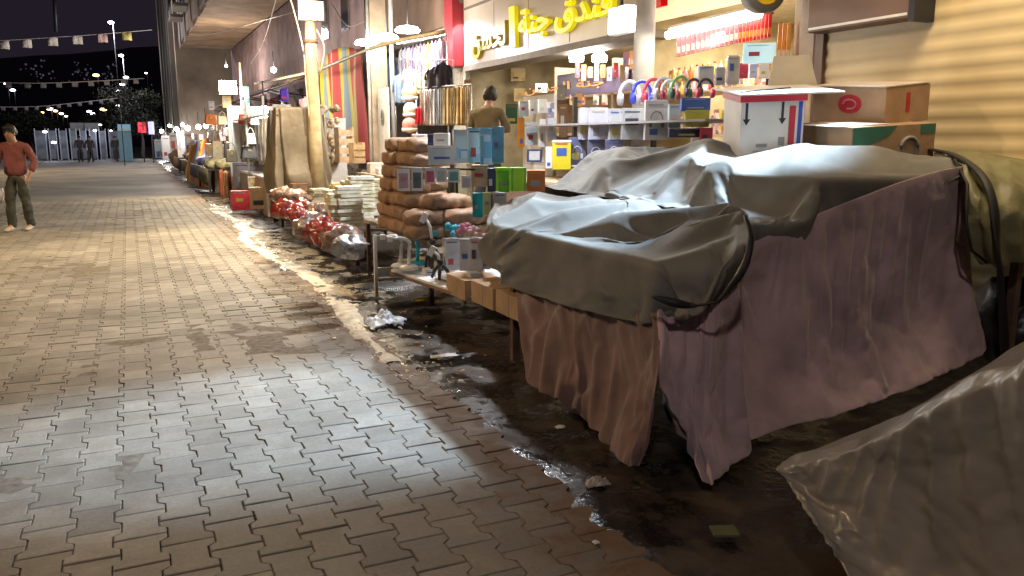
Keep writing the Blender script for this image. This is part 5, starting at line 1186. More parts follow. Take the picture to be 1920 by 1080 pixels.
for k, (y, lb, c) in enumerate([(40, 'distant table of pink and orange goods past the lilac stall', (.5, .30, .2)), (34, 'distant table with an orange-brown cloth before the dark heap', (.42, .26, .15)), (29, 'table under pale lilac cloth left of striped blanket', (.36, .34, .55)), (25.5, 'table with yellowish goods nearest the striped blanket', (.48, .42, .22))]):
    t = thing('market_table', lb, 'table', (2.75, y, 0))
    MB().bx(-.8, .8, -1.3, 1.3, .62, .66).obj('table_top', dark, t)
    P = [[Vector((-.82+.04*math.sin(yy*8)-.03*(j == 2), yy, z)) for j, z in enumerate((.68, .5, .28))] for yy in np.linspace(-1.3, 1.3, 30)]
    MB().grid(P, 30, 3).obj('hanging_cloth', M('cloth_k%d' % k, tuple(a*.4 for a in c), .8), t, solid=.01)
    for q in range(7): MB().ball((rnd.uniform(-.6, .6), -1.1+q*.36, .78), rnd.uniform(.18, .28), 10, (1, 1, .7), .5, q+k).obj('goods_heap', M('goods_k%d' % k, c, .6, var=.5, scale=9), t)
    for x in (-.75, .75): MB().bx(x-.03, x+.03, -1.25, -1.19, 0, .62).obj('leg', dark, t)

# ================================================================== FAR END OF THE STREET
for k, (x, y0, y1) in enumerate([(83, 250, 300), (103, 252, 300), (123, 250, 300), (142, 252, 300), (160, 250, 300), (178, 252, 300), (196, 250, 300), (214, 252, 300)]):
    p = atY(x, 300, 66); t = thing('gate_panel', '%s pale upright gate panel from the left across the street end' % ORD[k], 'gate', (p.x, 66, 0), 0, 'pale gate panels closing the street')
    MB().bx(-.42, .42, -.04, .04, .1, 2.05).obj('panel', M('pale_gate', (.20, .20, .22), .7, var=.5, scale=1.5), t)
    for s_ in (-.42, .42): MB().bx(s_-.03, s_+.03, -.06, .06, 0, 2.2).obj('post', M('pale_gate_post', (.45, .45, .5), .6), t)
q0, q1 = atY(130, 230, 67), atY(186, 262, 67)
kb = thing('gatehouse', 'low pale gatehouse with blue lower wall at the street end', 'building', ((q0.x+q1.x)/2, 67.4, 0))
w_ = (q1.x-q0.x)/2
MB().bx(-w_, w_, 0, 2, 1.6, q0.z).obj('upper_wall', M('pale_hut_wall', (.34, .33, .33), .7), kb)
MB().bx(-w_, w_, .02, 2, 0, 1.59).obj('lower_wall', M('blue_grey_wall', (.22, .28, .40), .7), kb)
MB().bx(-.03, .03, -.03, 0, 1.6, q0.z).obj('wall_joint', dark, kb)
q0, q1 = atY(220, 233, 62), atY(250, 300, 62)
ko = thing('kiosk', 'light blue kiosk beside the red lit sign at street end', 'kiosk', ((q0.x+q1.x)/2, 62, 0)); w_ = (q1.x-q0.x)/2
MB().bx(-w_, w_, 0, 1.5, 0, 2.0).obj('wall', M('light_blue_wall', (.22, .42, .55), .6), ko)
MB().prism([(-w_*1.05, -.1), (w_*1.0, -.1), (w_*1.0, 1.5), (-w_*1.05, 1.5)], 2.01, 2.12).obj('roof_edge', white_m, ko)
MB().bx(-w_, w_, -.02, 1.5, 2.13, q0.z).obj('sign_panel', M('blue_kiosk_sign', (.25, .5, .62), .5, em=(.3, .6, .8), es=.25), ko)
def litbox(name, label, bb, Y, col, es, cat='sign'):
    a, b = atY(bb[0], bb[1], Y), atY(bb[2], bb[3], Y); t = thing(name, label, cat, ((a.x+b.x)/2, Y, 0)); w = (b.x-a.x)/2
    MB().bx(-w, w, -.05, .1, b.z, a.z).obj('panel', M('panel_'+label[:12].replace(' ', '_'), tuple(min(1, c*.6+.01) for c in col), .5, em=col, es=es), t)
    MB().bx(-.04, .04, .12, .2, 0, a.z).obj('post', dark, t); return t, w, a, b
t, w, a, b = litbox('led_sign', 'small red lit sign beside the light blue kiosk', (257, 229, 275, 249), 58, (.35, .0, .01), .6)
rl2 = M('red_led', (.8, .01, .02), .4, em=(1, .03, .06), es=2.2)
for k, (x0, x1, z0, z1) in enumerate(((-.8, -.1, .75, .95), (-.8, -.6, .1, .75), (-.6, -.1, .4, .55), (-.25, -.05, .05, .4), (.1, .8, .02, .2), (.5, .75, .2, .6))):
    MB().bx(x0*w, x1*w, -.08, -.052, b.z+(a.z-b.z)*z0, b.z+(a.z-b.z)*z1).obj('led_stroke', rl2, t)
litbox('light_panel', 'small lilac glowing panel right of the red lit sign', (277, 228, 290, 252), 57, (.5, .5, .9), .55)
# distant lamps
def dist_lamp(label, x, y, Y, col, es, r, power=0, cat='street lamp'):
    r *= .62; p = atY(x, y, Y); t = thing('street_lamp', label, cat, (p.x, Y, 0), 0, 'street lamps at and beyond the street end')
    m = MB().ball((0, 0, p.z), r, 10, (1.5, 1, .7)); m.obj('lamp_head', M('lamp_glow_%d' % int(col[2]*100), (1, 1, 1), .5, em=col, es=es), t)
    MB().tube([(.3*r*3, 0, 0), (.3*r*3, 0, p.z+r)], r*.22, 6).obj('pole', dark, t); MB().tube([(.9*r, 0, p.z+r), (0, 0, p.z+r*.6)], r*.18, 6).obj('arm', dark, t)
    if power: lamp('distant_light', 'POINT', p+Vector((0, -r*1.5, -r*1.2)), power, col, .3)
WL = (.98, .95, 1.0); OL = (1, .55, .18); BL = (.70, .80, 1)
for a in [('street lamp highest in the dark sky', 208, 42, 52, WL, 14, .17, 900), ('second highest white street lamp', 227, 104, 70, WL, 14, .20, 900), ('white street lamp below the second highest', 236, 145, 95, WL, 14, .27, 0), ('fourth white lamp in the receding column', 229, 158, 110, WL, 14, .30, 0), ('fifth white lamp in the receding column', 223, 171, 130, WL, 14, .36, 0), ('sixth, fainter lamp in the receding column', 225, 183, 150, WL, 9, .30, 0), ('seventh, faint lamp in the receding column', 221, 198, 170, WL, 9, .34, 0), ('lowest faint lamp of the receding column', 222, 212, 190, WL, 9, .34, 0), ('orange lamp alone under the bunting', 180, 141, 120, OL, 9, .42, 0), ('orange lamp above the gatehouse corner', 194, 205, 90, OL, 8, .34, 0),
    ('upper white lamp at left picture edge', 12, 157, 120, WL, 9, .30, 0), ('lower white lamp at left picture edge', 24, 169, 120, WL, 9, .32, 0), ('first warm lamp of the short row over the bare hill', 79, 211, 150, OL, 6, .30, 0), ('largest warm lamp of that short row', 93, 204, 150, (1, .75, .5), 12, .5, 0), ('third warm lamp of that short row', 104, 208, 150, (1, .7, .42), 9, .36, 0), ('fourth warm lamp of that short row', 115, 213, 150, (1, .75, .5), 9, .36, 0), ('last dim lamp of that short row', 124, 218, 150, (1, .75, .5), 6, .25, 0), ('left lamp of the white pair above gatehouse', 167, 209, 120, WL, 9, .3, 0), ('right lamp of the white pair above gatehouse', 174, 213, 120, WL, 8, .28, 0),
    ('blue-white lamp glaring left of the gatehouse', 84, 247, 64, BL, 30, .15, 60), ('blue-white lamp on the gatehouse wall', 178, 245, 65, BL, 26, .13, 45), ('small warm white lamp between gatehouse and kiosk', 208, 245, 65, (1, .85, .7), 14, .09, 0), ('round white lamp low before the gate panels', 101, 267, 63, BL, 10, .17, 30), ('white lamp on top of the gatehouse mast', 188, 234, 66, WL, 10, .1, 0), ('lone white lamp beside the far tall building', 274, 137, 75, WL, 10, .11, 0)]:
    dist_lamp(*a)
# dark hill with scattered house lights
P = []
for i in range(60):
    x = -330+i*9; row = []
    for j in range(14):
        y = 175+j*16; h = (46+16*math.sin(x*.018+1)+9*noise.noise(Vector((x*.02, 3, 0))))*math.sin(min(1, j/10)*PI/2)
        row.append(Vector((x, y, -1+h*.55+2*noise.noise(Vector((x*.05, y*.05, 0))))))
    P.append(row)
o = MB().grid(P, 60, 14).obj('hill', M('dark_hillside', (.03, .025, .03), .95, scale=.05)); struct(o)
m = MB(); hl = M('faint_house_lights', (.5, .5, .5), .5, em=(.75, .70, .95), es=.07)
for k in range(75):
    x = rnd.choice([rnd.gauss(70, 28), rnd.gauss(150, 12), rnd.gauss(205, 8)]); y = 140+rnd.gauss(0, 14)-(12 if 100 < x < 160 else 0)
    p = atY(x, y, 172); s_ = rnd.uniform(.05, .16); m.bx(p.x-s_, p.x+s_, p.y, p.y+.2, p.z-s_, p.z+s_)
o = m.obj('hillside_lights', hl); o['kind'] = 'stuff'
# dim trees at the end of the street
lf = M('night_foliage', (.022, .026, .014), .8, var=.5, scale=3); bk = M('bark', (.06, .045, .035), .9)
def tree(label, x, ytop, Y, rr, sd):
    p = atY(x, 300, Y); h = atY(x, ytop, Y).z; t = thing('tree', label, 'tree', (p.x, Y, 0)); r_ = random.Random(sd)
    MB().tube(catmull([(0, 0, 0), (.1, 0, h*.3), (-.05, .1, h*.6), (0, 0, h*.85)], 10), [.16-.013*i for i in range(10)], 8).obj('trunk', bk, t)
    vs = []; fs = []
    for c in range(26):
        a, b = r_.uniform(0, 6.28), r_.uniform(-.8, 1); cr = r_.uniform(.3, 1)*rr; cc = Vector((math.cos(a)*cr, math.sin(a)*cr, h*.66+b*h*.30))
        for q in range(150):
            d = Vector((r_.gauss(0, 1), r_.gauss(0, 1), r_.gauss(0, 1)))*rr*.17; u = Vector((r_.gauss(0, 1), r_.gauss(0, 1), r_.gauss(0, 1))).normalized()*.12; w = Vector((r_.gauss(0, 1), r_.gauss(0, 1), r_.gauss(0, 1))).normalized()*.07
            n = len(vs); c_ = cc+d; vs += [c_-u, c_+w, c_+u, c_-w]; fs.append((n, n+1, n+2, n+3))
    m = MB(); m.add(vs, fs); m.obj('crown', lf, t)
for a in [('dim tree behind the light blue kiosk', 245, 165, 72, 1.6, 1), ('dim tree crowding the far tall building', 268, 175, 70, 1.5, 2), ('dim tree behind gate left of the gatehouse', 60, 215, 78, 1.8, 3), ('low dim tree right behind the gatehouse', 205, 222, 76, 1.5, 4)]: tree(*a)
# bunting
def bunting(label, pts, xs, Y, size, cols):
    P = [atY(x, y, Y) for x, y in pts]; t = thing('bunting', label, 'bunting', P[0])
    MB().tube([p-P[0] for p in catmull(P, 40)], .008*Y/25, 5).obj('cord', M('pale_cord', (.45, .42, .45), .6), t)
    C_ = catmull(P, 400)
    for k, x in enumerate(xs):
        tx = atY(x, pts[0][1], Y).x; c = min(C_, key=lambda p: abs(p.x-tx))-P[0]; s_ = size
        m = MB().grid([[Vector((c.x+u*s_, c.y+.04*math.sin(u*5+v*3+k), c.z-v*s_*.9-abs(u)*.02)) for v in (0, .5, 1)] for u in (-.5, -.2, .1, .5)], 4, 3)
        m.obj('flag', M('flag_'+cols[k % len(cols)][0], cols[k % len(cols)][1], .8), t, solid=.004)
fw = ('white', (.52, .50, .50)); fy = ('yellow', (.55, .45, .16)); fp = ('pinkish', (.55, .38, .38))
bunting('nearest string of square flags crossing the dark sky', [(-160, 62), (-60, 74), (0, 76), (100, 70), (190, 64), (285, 56)], (-140, -90, -42, 5, 48, 97, 145, 192, 237), 24, .22, [fw, fw, fw, fw, fw, fw, fw, fp, fy])
bunting('second, fainter string of flags lower in the dark sky', [(-60, 152), (60, 156), (160, 153), (270, 147)], (-20, 15, 50, 80, 110, 140, 170, 200, 232, 255), 48, .26, [('dim', (.20, .19, .22))])
bunting('lowest faint string of flags above the street end', [(-60, 200), (60, 200), (140, 193), (220, 184)], (-25, 5, 27, 48, 68, 90, 110, 130, 150, 170, 190, 210), 56, .22, [('dim', (.20, .19, .22))])
tag(MB().tube([atY(100, -40, 70), atY(105, 60, 70)], .12, 6).obj('tall_mast', dark), 'thin dark mast standing in the dark sky, left', 'mast')

# ================================================================== PEOPLE
def skin_obj(name, joints, edges, radii, mat, parent, root=0, sub=2, disp=None):
    bm = bmesh.new(); L_ = bm.verts.layers.skin.verify(); vs = [bm.verts.new(j) for j in joints]
    for a, b in edges: bm.edges.new((vs[a], vs[b]))
    for i, v in enumerate(vs):
        r_ = radii[i]; v[L_].radius = r_ if isinstance(r_, tuple) else (r_, r_); v[L_].use_root = (i == root)
    me = bpy.data.meshes.new(name); bm.to_mesh(me); bm.free(); me.materials.append(mat)
    o = bpy.data.objects.new(name, me); C.objects.link(o); o.parent = parent
    sk = o.modifiers.new('skin', 'SKIN'); sk.use_smooth_shade = True; sk.branch_smoothing = .4
    sb = o.modifiers.new('sub', 'SUBSURF'); sb.levels = sub; sb.render_levels = sub
    if disp:
        tx = bpy.data.textures.get('folds') or bpy.data.textures.new('folds', 'CLOUDS'); tx.noise_scale = .13; tx.noise_depth = 2
        d_ = o.modifiers.new('folds', 'DISPLACE'); d_.texture = tx; d_.strength = disp; d_.mid_level = .5; d_.texture_coords = 'LOCAL'
    return o
SKINM = M('warm_skin', (.42, .24, .16), .55)
def hand(joints, edges, radii, wrist, d, side, thumb):
    """palm and five fingers grown from the wrist joint; d = pointing direction"""
    d = Vector(d).normalized(); sd = Vector(side).normalized(); th_ = Vector(thumb).normalized(); w = Vector(joints[wrist])
    i0 = len(joints); joints.append(w+d*.05); radii.append((.022, .030)); edges.append((wrist, i0))
    for k, (off, ln) in enumerate(((-.028, .062), (-.010, .072), (.010, .068), (.027, .054))):
        a = w+d*.092+sd*off; b_ = a+d*ln*.5+th_*.008; c = a+d*ln*.85+th_*.028
        n = len(joints); joints += [a, b_, c]; radii += [.0095, .0085, .007]; edges += [(i0, n), (n, n+1), (n+1, n+2)]
    n = len(joints); joints += [w+d*.045+sd*-.035+th_*.01, w+d*.085+sd*-.045+th_*.03]; radii += [.011, .008]; edges += [(i0, n), (n, n+1)]
def person(label, loc, rz, top, legs, shoe, arms, headtilt=0, hair=(.02, .015, .012), sc=1, detail=True, legpose=((0, 0), (0, 0)), sleeves=True):
    """local -Y is the way the figure faces; arms = ((elbow, wrist, handdir) left, right)"""
    t = thing('person', label, 'person', loc, rz); t.scale = (sc, sc, sc)
    hy = -.10*headtilt
    J = [(0, 0, .96), (0, .005, 1.10), (0, .01, 1.26), (0, .01, 1.40), (0, -.005+hy*.3, 1.465), (0, -.012+hy, 1.52), (0, -.014+hy*1.25, 1.60), (0, -.005+hy*1.3, 1.665)]
    r_ = [(.15, .105), (.135, .095), (.155, .105), (.13, .09), (.056, .056), (.072, .086), (.082, .100), (.055, .07)]
    E = [(i, i+1) for i in range(7)]
    aj = []
    for s_, (el, wr, hd_) in zip((-1, 1), arms):
        n = len(J); J += [(s_*.175, .01, 1.385), el, wr]; r_ += [.058, .041, .028]; E += [(3, n), (n, n+1), (n+1, n+2)]; aj.append(n)
    lj = []
    for s_, (ky, fy_) in zip((-1, 1), legpose):
        n = len(J); J += [(s_*.09, 0, .88), (s_*.10, -.02+ky, .49), (s_*.10, .02+fy_, .10), (s_*.115, -.10+fy_, .045)]; r_ += [.088, .056, .038, .030]; E += [(0, n), (n, n+1), (n+1, n+2), (n+2, n+3)]; lj.append(n)
    for n, (el, wr, hd_) in zip(aj, arms):
        if hd_: s_ = 1 if n == aj[1] else -1; hand(J, E, r_, n+2, hd_, (0, 1, 0) if abs(hd_[2]) > .5 else (0, 0, 1), (-s_, 0, 0) if abs(hd_[2]) > .5 else (0, 0, 1))
    r_ = [(tuple(q*.80 for q in r) if i < 4 else r) for i, r in enumerate(r_)]
    for n in aj: r_[n] *= .8
    for n in lj: r_[n] *= .8
    body = skin_obj('body', J, E, r_, SKINM, t)
    # clothing
    SJ = [(0, 0, .86), (0, .005, 1.08), (0, .01, 1.27), (0, .01, 1.40), (0, 0, 1.475)]; SR = [(.20, .15), (.185, .14), (.182, .135), (.145, .11), (.072, .074)]; SE = [(0, 1), (1, 2), (2, 3), (3, 4)]
    for s_, (el, wr, hd_) in zip((-1, 1), arms):
        n = len(SJ); el_, wr_ = Vector(el), Vector(wr); SJ += [(s_*.18, .01, 1.385), el_, el_.lerp(wr_, .86 if sleeves else .1)]; SR += [.076, .060, .046 if sleeves else .058]; SE += [(3, n), (n, n+1), (n+1, n+2)]
    skin_obj('sweater', SJ, SE, SR, top, t, disp=.045, sub=3)
    LJ = [(0, 0, .95), (0, 0, .90)]; LR = [(.165, .12), (.165, .12)]; LE = [(0, 1)]
    for n in lj:
        a, b_, c = Vector(J[n]), Vector(J[n+1]), Vector(J[n+2]); k = len(LJ); LJ += [a, a.lerp(b_, .5), b_, b_.lerp(c, .6), c+Vector((0, .01, -.04))]; LR += [.108, .098, .084, .076, .070]; LE += [(1, k), (k, k+1), (k+1, k+2), (k+2, k+3), (k+3, k+4)]
    skin_obj('trousers', LJ, LE, LR, legs, t, disp=.05, sub=3)
    for n in lj:
        a, c = Vector(J[n+2]), Vector(J[n+3])
        skin_obj('shoe', [a+Vector((0, .035, -.045)), a+Vector((0, -.03, -.042)), c+Vector((0, -.02, -.005)), c+Vector((0, -.09, -.012))], [(0, 1), (1, 2), (2, 3)], [(.042, .040), (.045, .05), (.048, .035), (.036, .026)], shoe, t)
    hc = Vector(J[6])
    hm = MB(); hm.ball(hc+Vector((0, .030, .022)), .115, 20, (.84, .95, .95), .16, 3)
    hm.ball(hc+Vector((0, -.045, .070)), .07, 12, (1.15, .8, .5), .3, 6); hm.obj('hair', M('dark_hair', hair, .6, bump=.6, bscale=60), t)
    if detail:
        m = MB(); m.ball(hc+Vector((0, -.093, -.035)), .016, 8, (.8, 1, 1.4)); m.obj('nose', SKINM, t)
        for s_ in (-1, 1):
            MB().ball(hc+Vector((s_*.03, -.083, -.008)), .010, 8, (1.4, .6, .7)).obj('eye', blackp, t)
            MB().ball(hc+Vector((s_*.078, .0, -.02)), .022, 8, (.4, .8, 1.3)).obj('ear', SKINM, t)
        MB().ball(hc+Vector((0, -.083, -.075)), .018, 8, (1.3, .5, .35)).obj('mouth', M('lips', (.35, .12, .1), .5), t)
    return t
salmon = M('salmon_knit', (.22, .07, .068), .85, var=.2, scale=9, bump=.4, bscale=90)
gt = M('grey_green_trousers', (.055, .058, .048), .8, var=.25, scale=5, bump=.3, bscale=20)
shoe = M('white_trainers', (.55, .50, .42), .5, var=.2, scale=18)
pz = at(42, 433, 0)
A_L = ((-.27, -.02, 1.13), (-.20, -.27, 1.17), (.25, -1, .25)); A_R = ((.29, .05, 1.14), (.24, -.04, .93), (-.15, -.3, -1))
main = person('young man in salmon sweater and grey-green trousers looking at his phone', (pz.x, pz.y, 0), -.35, salmon, gt, shoe, (A_L, A_R), headtilt=.55, legpose=((-.05, -.12), (.03, .08)))
ph = thing('phone', 'lit phone held up in the hand of the man in salmon sweater', 'phone', main.matrix_basis @ Vector((-.17, -.37, 1.22)), -.35)
MB().box((0, 0, 0), (.08, .012, .16), Matrix.Rotation(-.5, 3, 'X')).obj('body', dark, ph, bevel=.004)
MB().box((0, .009, .004), (.07, .003, .145), Matrix.Rotation(-.5, 3, 'X')).obj('screen', M('phone_screen', (.9, .9, .9), .3, em=(1, .9, .7), es=5), ph)
MB().box((0, -.009, .0), (.05, .003, .06), Matrix.Rotation(-.5, 3, 'X')).obj('lit_back', M('phone_torch', (.9, .9, .9), .3, em=(1, .85, .6), es=8), ph)
wbg = at(6, 388, .25); wb2 = crumple('carrier_bag', 'white carrier bag hanging at the left picture edge beside the man', 'bag', wbg+Vector((0, 0, 0)), (.16, .12, .9), pv, 31)
brn = M('brown_shirt', (.20, .155, .085), .85, var=.2, scale=6)
vp = atX(914, 232, 4.3)
ws = thing('wooden_step', 'low wooden platform the brown-shirted vendor stands on', 'platform', (vp.x, vp.y, 0))
MB().bx(-.5, .5, -.4, .4, .0, .45).obj('deck', MATS['pale_wood'], ws)
person('vendor in plain brown short-sleeved shirt seen from behind at the clothes shop', (vp.x, vp.y, .45), PI-.7, brn, M('dark_trousers', (.03, .03, .035), .8), blackp, (((-.25, -.06, 1.17), (-.12, -.25, 1.13), (.2, -1, .2)), ((.25, -.06, 1.17), (.12, -.25, 1.13), (-.2, -1, .2))), headtilt=1.2, detail=False, sleeves=False)
dkj = M('dark_jacket', (.07, .06, .065), .85); 
for k, (x, lb, rz) in enumerate([(152, 'distant person in dark clothes walking, left one of the pair by the gate', .1), (171, 'distant person in dark jacket with pale stripe, right one of the pair by the gate', -.2), (219, 'distant person in dark clothes beside the light blue kiosk', .4)]):
    p = at(x, 304 if k < 2 else 302, 0)
    person(lb, (p.x, p.y, 0), rz, dkj, dkj, blackp, (((-.27, 0, 1.13), (-.26, -.08, .88), None), ((.27, 0, 1.13), (.26, -.08, .88), None)), detail=False, legpose=((-.06, -.15), (.04, .16)), sc=.98)

# ================================================================== MORE LAMPS, GOODS AND CLUTTER
hg2 = thing('canopy_lamp', 'cool white lamp hung over the brown bundles, out of view above', 'lamp', (3.05, 7.3, 3.25))
MB().bx(-.12, .12, -.12, .12, 0, .05).obj('housing', white_m, hg2, bevel=.01); MB().bx(-.1, .1, -.1, .1, -.006, -.001).obj('led_face', emc, hg2); MB().tube([(0, 0, .05), (0, 0, 1.2)], .012, 5).obj('hanger', dark, hg2)
lamp('bundle_lamp_light', 'SPOT', (3.05, 7.3, 3.2), 560, (.92, .95, 1), .08, (2.5, 7.6, 0), 130, .6)
hg3 = thing('canopy_lamp', 'unseen warm white lamp added over the packet table to brighten it', 'lamp', (3.2, 12.2, 4.3))
MB().bx(-.12, .12, -.12, .12, 0, .05).obj('housing', white_m, hg3, bevel=.01); MB().bx(-.1, .1, -.1, .1, -.006, -.001).obj('led_face', emw2, hg3); MB().tube([(0, 0, .05), (0, 0, 1.2)], .012, 5).obj('hanger', dark, hg3)
lamp('packet_fill_light', 'SPOT', (3.2, 12.2, 4.2), 1400, (1, .86, .62), .08, (2.4, 12.0, 0), 120, .7)  # fill for the packet heap, from a lamp added out of view
cc = [('white', (.66, .64, .60)), ('cream', (.62, .54, .40)), ('grey', (.36, .35, .34)), ('brown', (.25, .15, .09)), ('black', (.04, .04, .045)), ('beige', (.5, .40, .28)), ('rose', (.5, .25, .25)), ('red', (.5, .05, .05)), ('silver', (.5, .5, .52)), ('olive', (.25, .23, .12))]
k = 0
for row, (y0, hh, X) in enumerate(((238, 26, 2.95), (262, 26, 2.85), (286, 24, 2.75))):
    for q in range(9):
        nm, c = cc[(q*3+row*4) % 10]; x = 390+q*11.5+row*2
        handbag('%s handbag on %s row of hooks at the back of the rack, %s from left' % (nm, ['upper', 'middle', 'lower'][row], ORD[q]), (x, y0, x+11, y0+hh), X, M('bag_'+nm, c, .45, var=.2), 'handbags on hooks at the back of the rack')
# goods along the wall of the overhanging building
wallg = printed('wall_goods', [(.5, .42, .34), (.4, .12, .08), (.55, .5, .45), (.2, .22, .3), (.45, .3, .12)], 4)
for q in range(10):
    y = 23.5+q*2.2; nm, c = cc[(q*7+2) % 10]
    t = MB().grid([[Vector((.04*math.sin(v*9+q), u*.7, v*1.5)) for v in np.linspace(0, 1, 6)] for u in np.linspace(-1, 1, 12)], 12, 6).obj('hanging_blanket', M('blanket_'+nm, c, .8, var=.4, scale=3), loc=(5.4, y, 1.3+.3*(q % 2)), solid=.02)
    tag(t, '%s blanket hung on mauve wall under the overhang, %s from the striped cloth' % (nm, ORD[q]), 'blanket', 'blankets hung on the mauve wall')
for q in range(5):
    y = 25+q*5.0; t = thing('shop_awning', '%s shop awning along the mauve wall, counted from the lamp pole' % ORD[q], 'awning', (5.6, y, 3.5), 0, 'awnings along the mauve wall')
    t_ = [[Vector((-1.5*u, yy, -.45*u+.03*math.sin(yy*7)*u)) for u in (0, .35, .7, 1)] for yy in np.linspace(-2.1, 2.1, 24)]
    MB().grid(t_, 24, 4).obj('cover', M('awning_%d' % (q % 3), [(.25, .16, .10), (.18, .17, .17), (.30, .12, .09)][q % 3], .75, var=.3), t, solid=.02)
    for yy in (-2.0, 2.0): MB().tube([(0, yy, -.7), (-1.5, yy, -.48)], .02, 5).obj('strut', dark, t)
# overhead cables between the lamp pole and the buildings
for q, (a, b, lb) in enumerate([(atX(520, -10, 4.5), atX(470, 120, 4.0), 'thin cable sagging beside the lamp pole to the upper left'), (atX(620, 5, 4.6), atX(686, 40, 4.6), 'thin pale cable strung to the shop post'), (atX(330, 60, 3.2), atX(560, 20, 3.0), 'long thin cable along the jutting storeys')]):
    mid = (a+b)/2-Vector((0, 0, .3)); tag(MB().tube(catmull([a, mid, b], 16), .012, 5).obj('overhead_cable', MATS['pale_cable']), lb, 'cable')
# clear wares and boxes crowding the white display board
for q, (bb, lb, mt, X) in enumerate([((800, 470, 812, 503), 'slim white box behind the tall tripod', pv, 2.6), ((745, 488, 790, 500), 'flat white box under the white phone stands', pv, 2.45), ((905, 440, 922, 470), 'pale pink box peeping over the white box', pinkp, 2.7), ((940, 520, 962, 545), 'flat mint-green box on the pale wrap', M('mint_box', (.42, .6, .55), .35), 2.5), ((795, 505, 822, 516), 'thin white box lying at the front of board', pv, 2.3), ((880, 512, 905, 524), 'small blue-grey box on the pale wrap', iceb, 2.35)]):
    pack('box', lb, 'box', bb, mt, X=X, thick=.12, turn=.1*q-.2)
# extra yellowish stacks making up the heap
for q, (px, py, n, nm) in enumerate([(575, 338, 4, 'cream'), (598, 334, 5, 'yellow'), (622, 330, 4, 'cream'), (650, 330, 6, 'yellow'), (676, 330, 5, 'cream'), (694, 338, 6, 'yellow'), (590, 355, 3, 'cream'), (636, 362, 5, 'yellow'), (690, 372, 7, 'cream'), (660, 380, 8, 'yellow'), (632, 395, 7, 'cream'), (548, 338, 3, 'yellow'), (530, 345, 4, 'cream'), (690, 395, 10, 'yellow')]):
    p = at(px, py, .62); stack('untidy stack of %d %s packets, %s of the heap behind the tall cream stacks' % (n, nm, ORD[q]), p.x, p.y, .565, n, .28, .24, .045, yp if nm == 'yellow' else wp, 50+q, grp='untidy packet stacks forming the heap')
for q, (bb, lb, mt) in enumerate([((948, 196, 970, 232), 'dark green tall pack left of the white rack', dgrn), ((1048, 196, 1064, 258), 'dim brown hanging strip beside the white rack', MATS['brown_counter']), ((870, 150, 884, 176), 'brown box on top of the low clothes rail', card), ((1080, 176, 1092, 200), 'tan round-topped packet on the hotel desk', orng), ((1046, 160, 1060, 188), 'grey metal fixture on the hotel desk', greyp), ((1180, 96, 1192, 130), 'orange hanging pack left of the round pillar', orng), ((1168, 98, 1179, 124), 'wine red hanging pack left of the orange one', wine)]):
    pack('packet', lb, 'packet', bb, mt, X=5.2 if bb[0] > 1040 else 5.0, thick=.08)
# rows of goods filling the bright shop's visible end wall and shelves
bt_ = [('amber', (.60, .36, .08)), ('red', (.55, .04, .04)), ('white', (.64, .62, .58)), ('orange', (.60, .22, .04)), ('pink', (.58, .28, .32)), ('yellow', (.60, .50, .12))]
def bottle(label, x, y0, y1, X, mat, capm, group):
    p = atX(x, y1, X); d = depth(p); h = (y1-y0)/F*d; t = thing('bottle', label, 'bottle', p, 0, group); r_ = h*.19
    MB().lathe([(r_*.9, 0), (r_, h*.05), (r_, h*.62), (r_*.4, h*.8), (r_*.38, h*.88)], n=12).obj('body', mat, t)
    MB().lathe([(r_*.46, h*.88), (r_*.46, h)], n=10).obj('cap', capm, t)
for row, (x0, y0, hh, X) in enumerate(((1262, 130, 26, 5.9), (1256, 158, 24, 5.7))):
    for q in range(13):
        nm, c = bt_[(q*5+row*2) % 6]
        bottle('%s bottle on the %s bottle row behind the headphones, %s from left' % (nm, ['upper', 'lower'][row], ORD[q]), x0+q*11, y0-q*2.0, y0+hh-q*2.0, X, M('bottle_'+nm, c, .25), [pv, redp, yellowb][q % 3], 'bottles on the bright shop shelves')
for q in range(8):
    nm, c = bt_[(q*5+1) % 6]
    pack('strip_pack', '%s hanging pack on the side wall of hotel entrance, %s from left' % (nm, ORD[q]), 'packet', (1078+q*12, 118+(q % 3)*4, 1087+q*12, 146+(q % 2)*6), M('bottle_'+nm, c, .25), X=6.2, thick=.04, group='packs beside the violet banner')
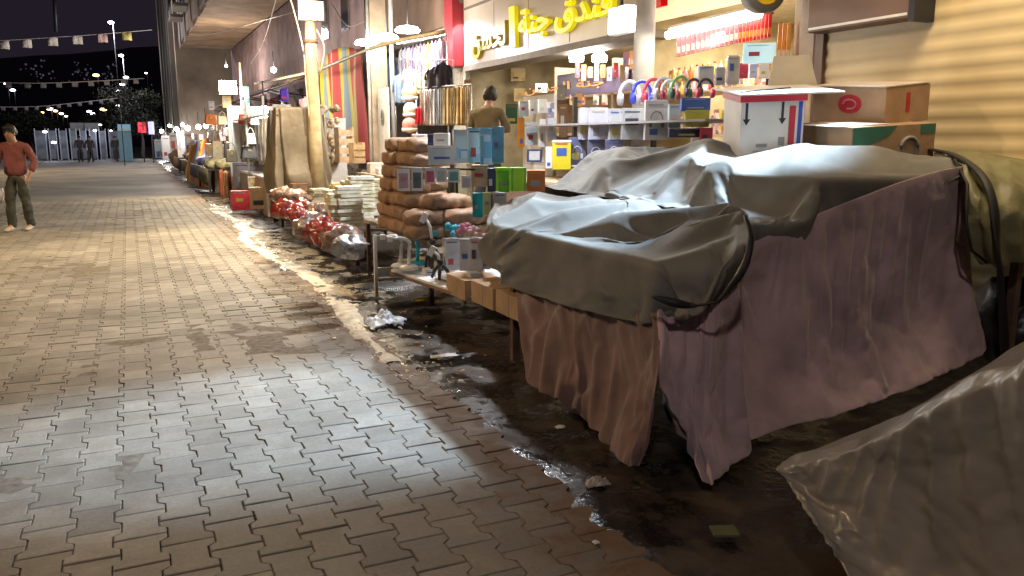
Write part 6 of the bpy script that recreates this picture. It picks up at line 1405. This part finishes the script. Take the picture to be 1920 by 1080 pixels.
# crowded bright goods of the far stalls, and their lamps
fc = [('white', (.68, .66, .62)), ('cream', (.64, .56, .42)), ('pale pink', (.62, .45, .42)), ('tan', (.48, .34, .20)), ('orange', (.60, .24, .06)), ('lilac', (.48, .46, .64)), ('ivory', (.66, .62, .54))]
for row in range(4):
    for q in range(11):
        nm, c = fc[(q*3+row*2) % 7]; x = 288+q*8.6+row*2.5; y0 = 246+row*13+q*.6
        pack('hanging_packet', '%s item on %s tier of the far stalls, %s from left' % (nm, ['top', 'second', 'third', 'lowest'][row], ORD[q]), 'goods', (x, y0, x+rnd.uniform(5, 8.5), y0+rnd.uniform(8, 13)), M('far_'+nm.replace(' ', '_'), c, .6, var=.2), X=2.75-.12*row, thick=.3, group='small goods on the far stalls')
for a in [('bare bulb above the first tiers of far goods', 318, 236, 2.5, .10, 160), ('bare bulb between far stalls, mid row', 342, 234, 2.6, .09, 160), ('bare bulb closest to striped blanket', 386, 236, 2.4, .08, 150), ('bare white bulb left of lamp pole, high under the overhang', 513, 131, 4.4, .09, 330), ('faint bulb high left above the square floodlight', 424, 124, 4.2, .06, 240), ('bare bulb over the robes beside the covered rack', 495, 206, 2.6, .09, 130)]:
    bulb(*a, col=(1, .93, .82))
# trampled sand and paper along the kerb, coloured pale to imitate wet reflections
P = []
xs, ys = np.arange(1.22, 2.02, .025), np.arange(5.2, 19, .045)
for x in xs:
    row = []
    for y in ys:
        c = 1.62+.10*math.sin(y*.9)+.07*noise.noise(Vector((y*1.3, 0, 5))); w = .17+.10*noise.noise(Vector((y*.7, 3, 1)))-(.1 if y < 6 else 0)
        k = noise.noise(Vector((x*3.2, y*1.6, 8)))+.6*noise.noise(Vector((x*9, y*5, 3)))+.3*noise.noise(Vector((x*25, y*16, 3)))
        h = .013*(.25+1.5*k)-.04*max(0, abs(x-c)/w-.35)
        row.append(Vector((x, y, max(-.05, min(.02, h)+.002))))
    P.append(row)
o = MB().grid(P, len(xs), len(ys)).obj('sand_and_glare', M('pale_sand_glare', (.50, .42, .30), .45, var=.35, scale=9, bump=.6, bscale=60)); o['kind'] = 'stuff'
# dense clothing hung behind the handbags
gc = [('white', (.66, .64, .62)), ('cream', (.64, .56, .44)), ('pale grey', (.48, .47, .46)), ('peach', (.62, .42, .32)), ('sand', (.5, .40, .28)), ('black', (.05, .05, .05)), ('rust red', (.42, .10, .06))]
for row in range(2):
    for q in range(10):
        nm, c = gc[(q*4+row*3) % 7]
        garment('%s garment on %s rail behind the handbags, %s from left' % (nm, ['upper', 'lower'][row], ORD[q]), (388+q*12, 214+row*46, 400+q*12, 262+row*48), 3.35, cl('back_'+nm.replace(' ', '_'), c), True, .3, 'garments hung behind the handbags')
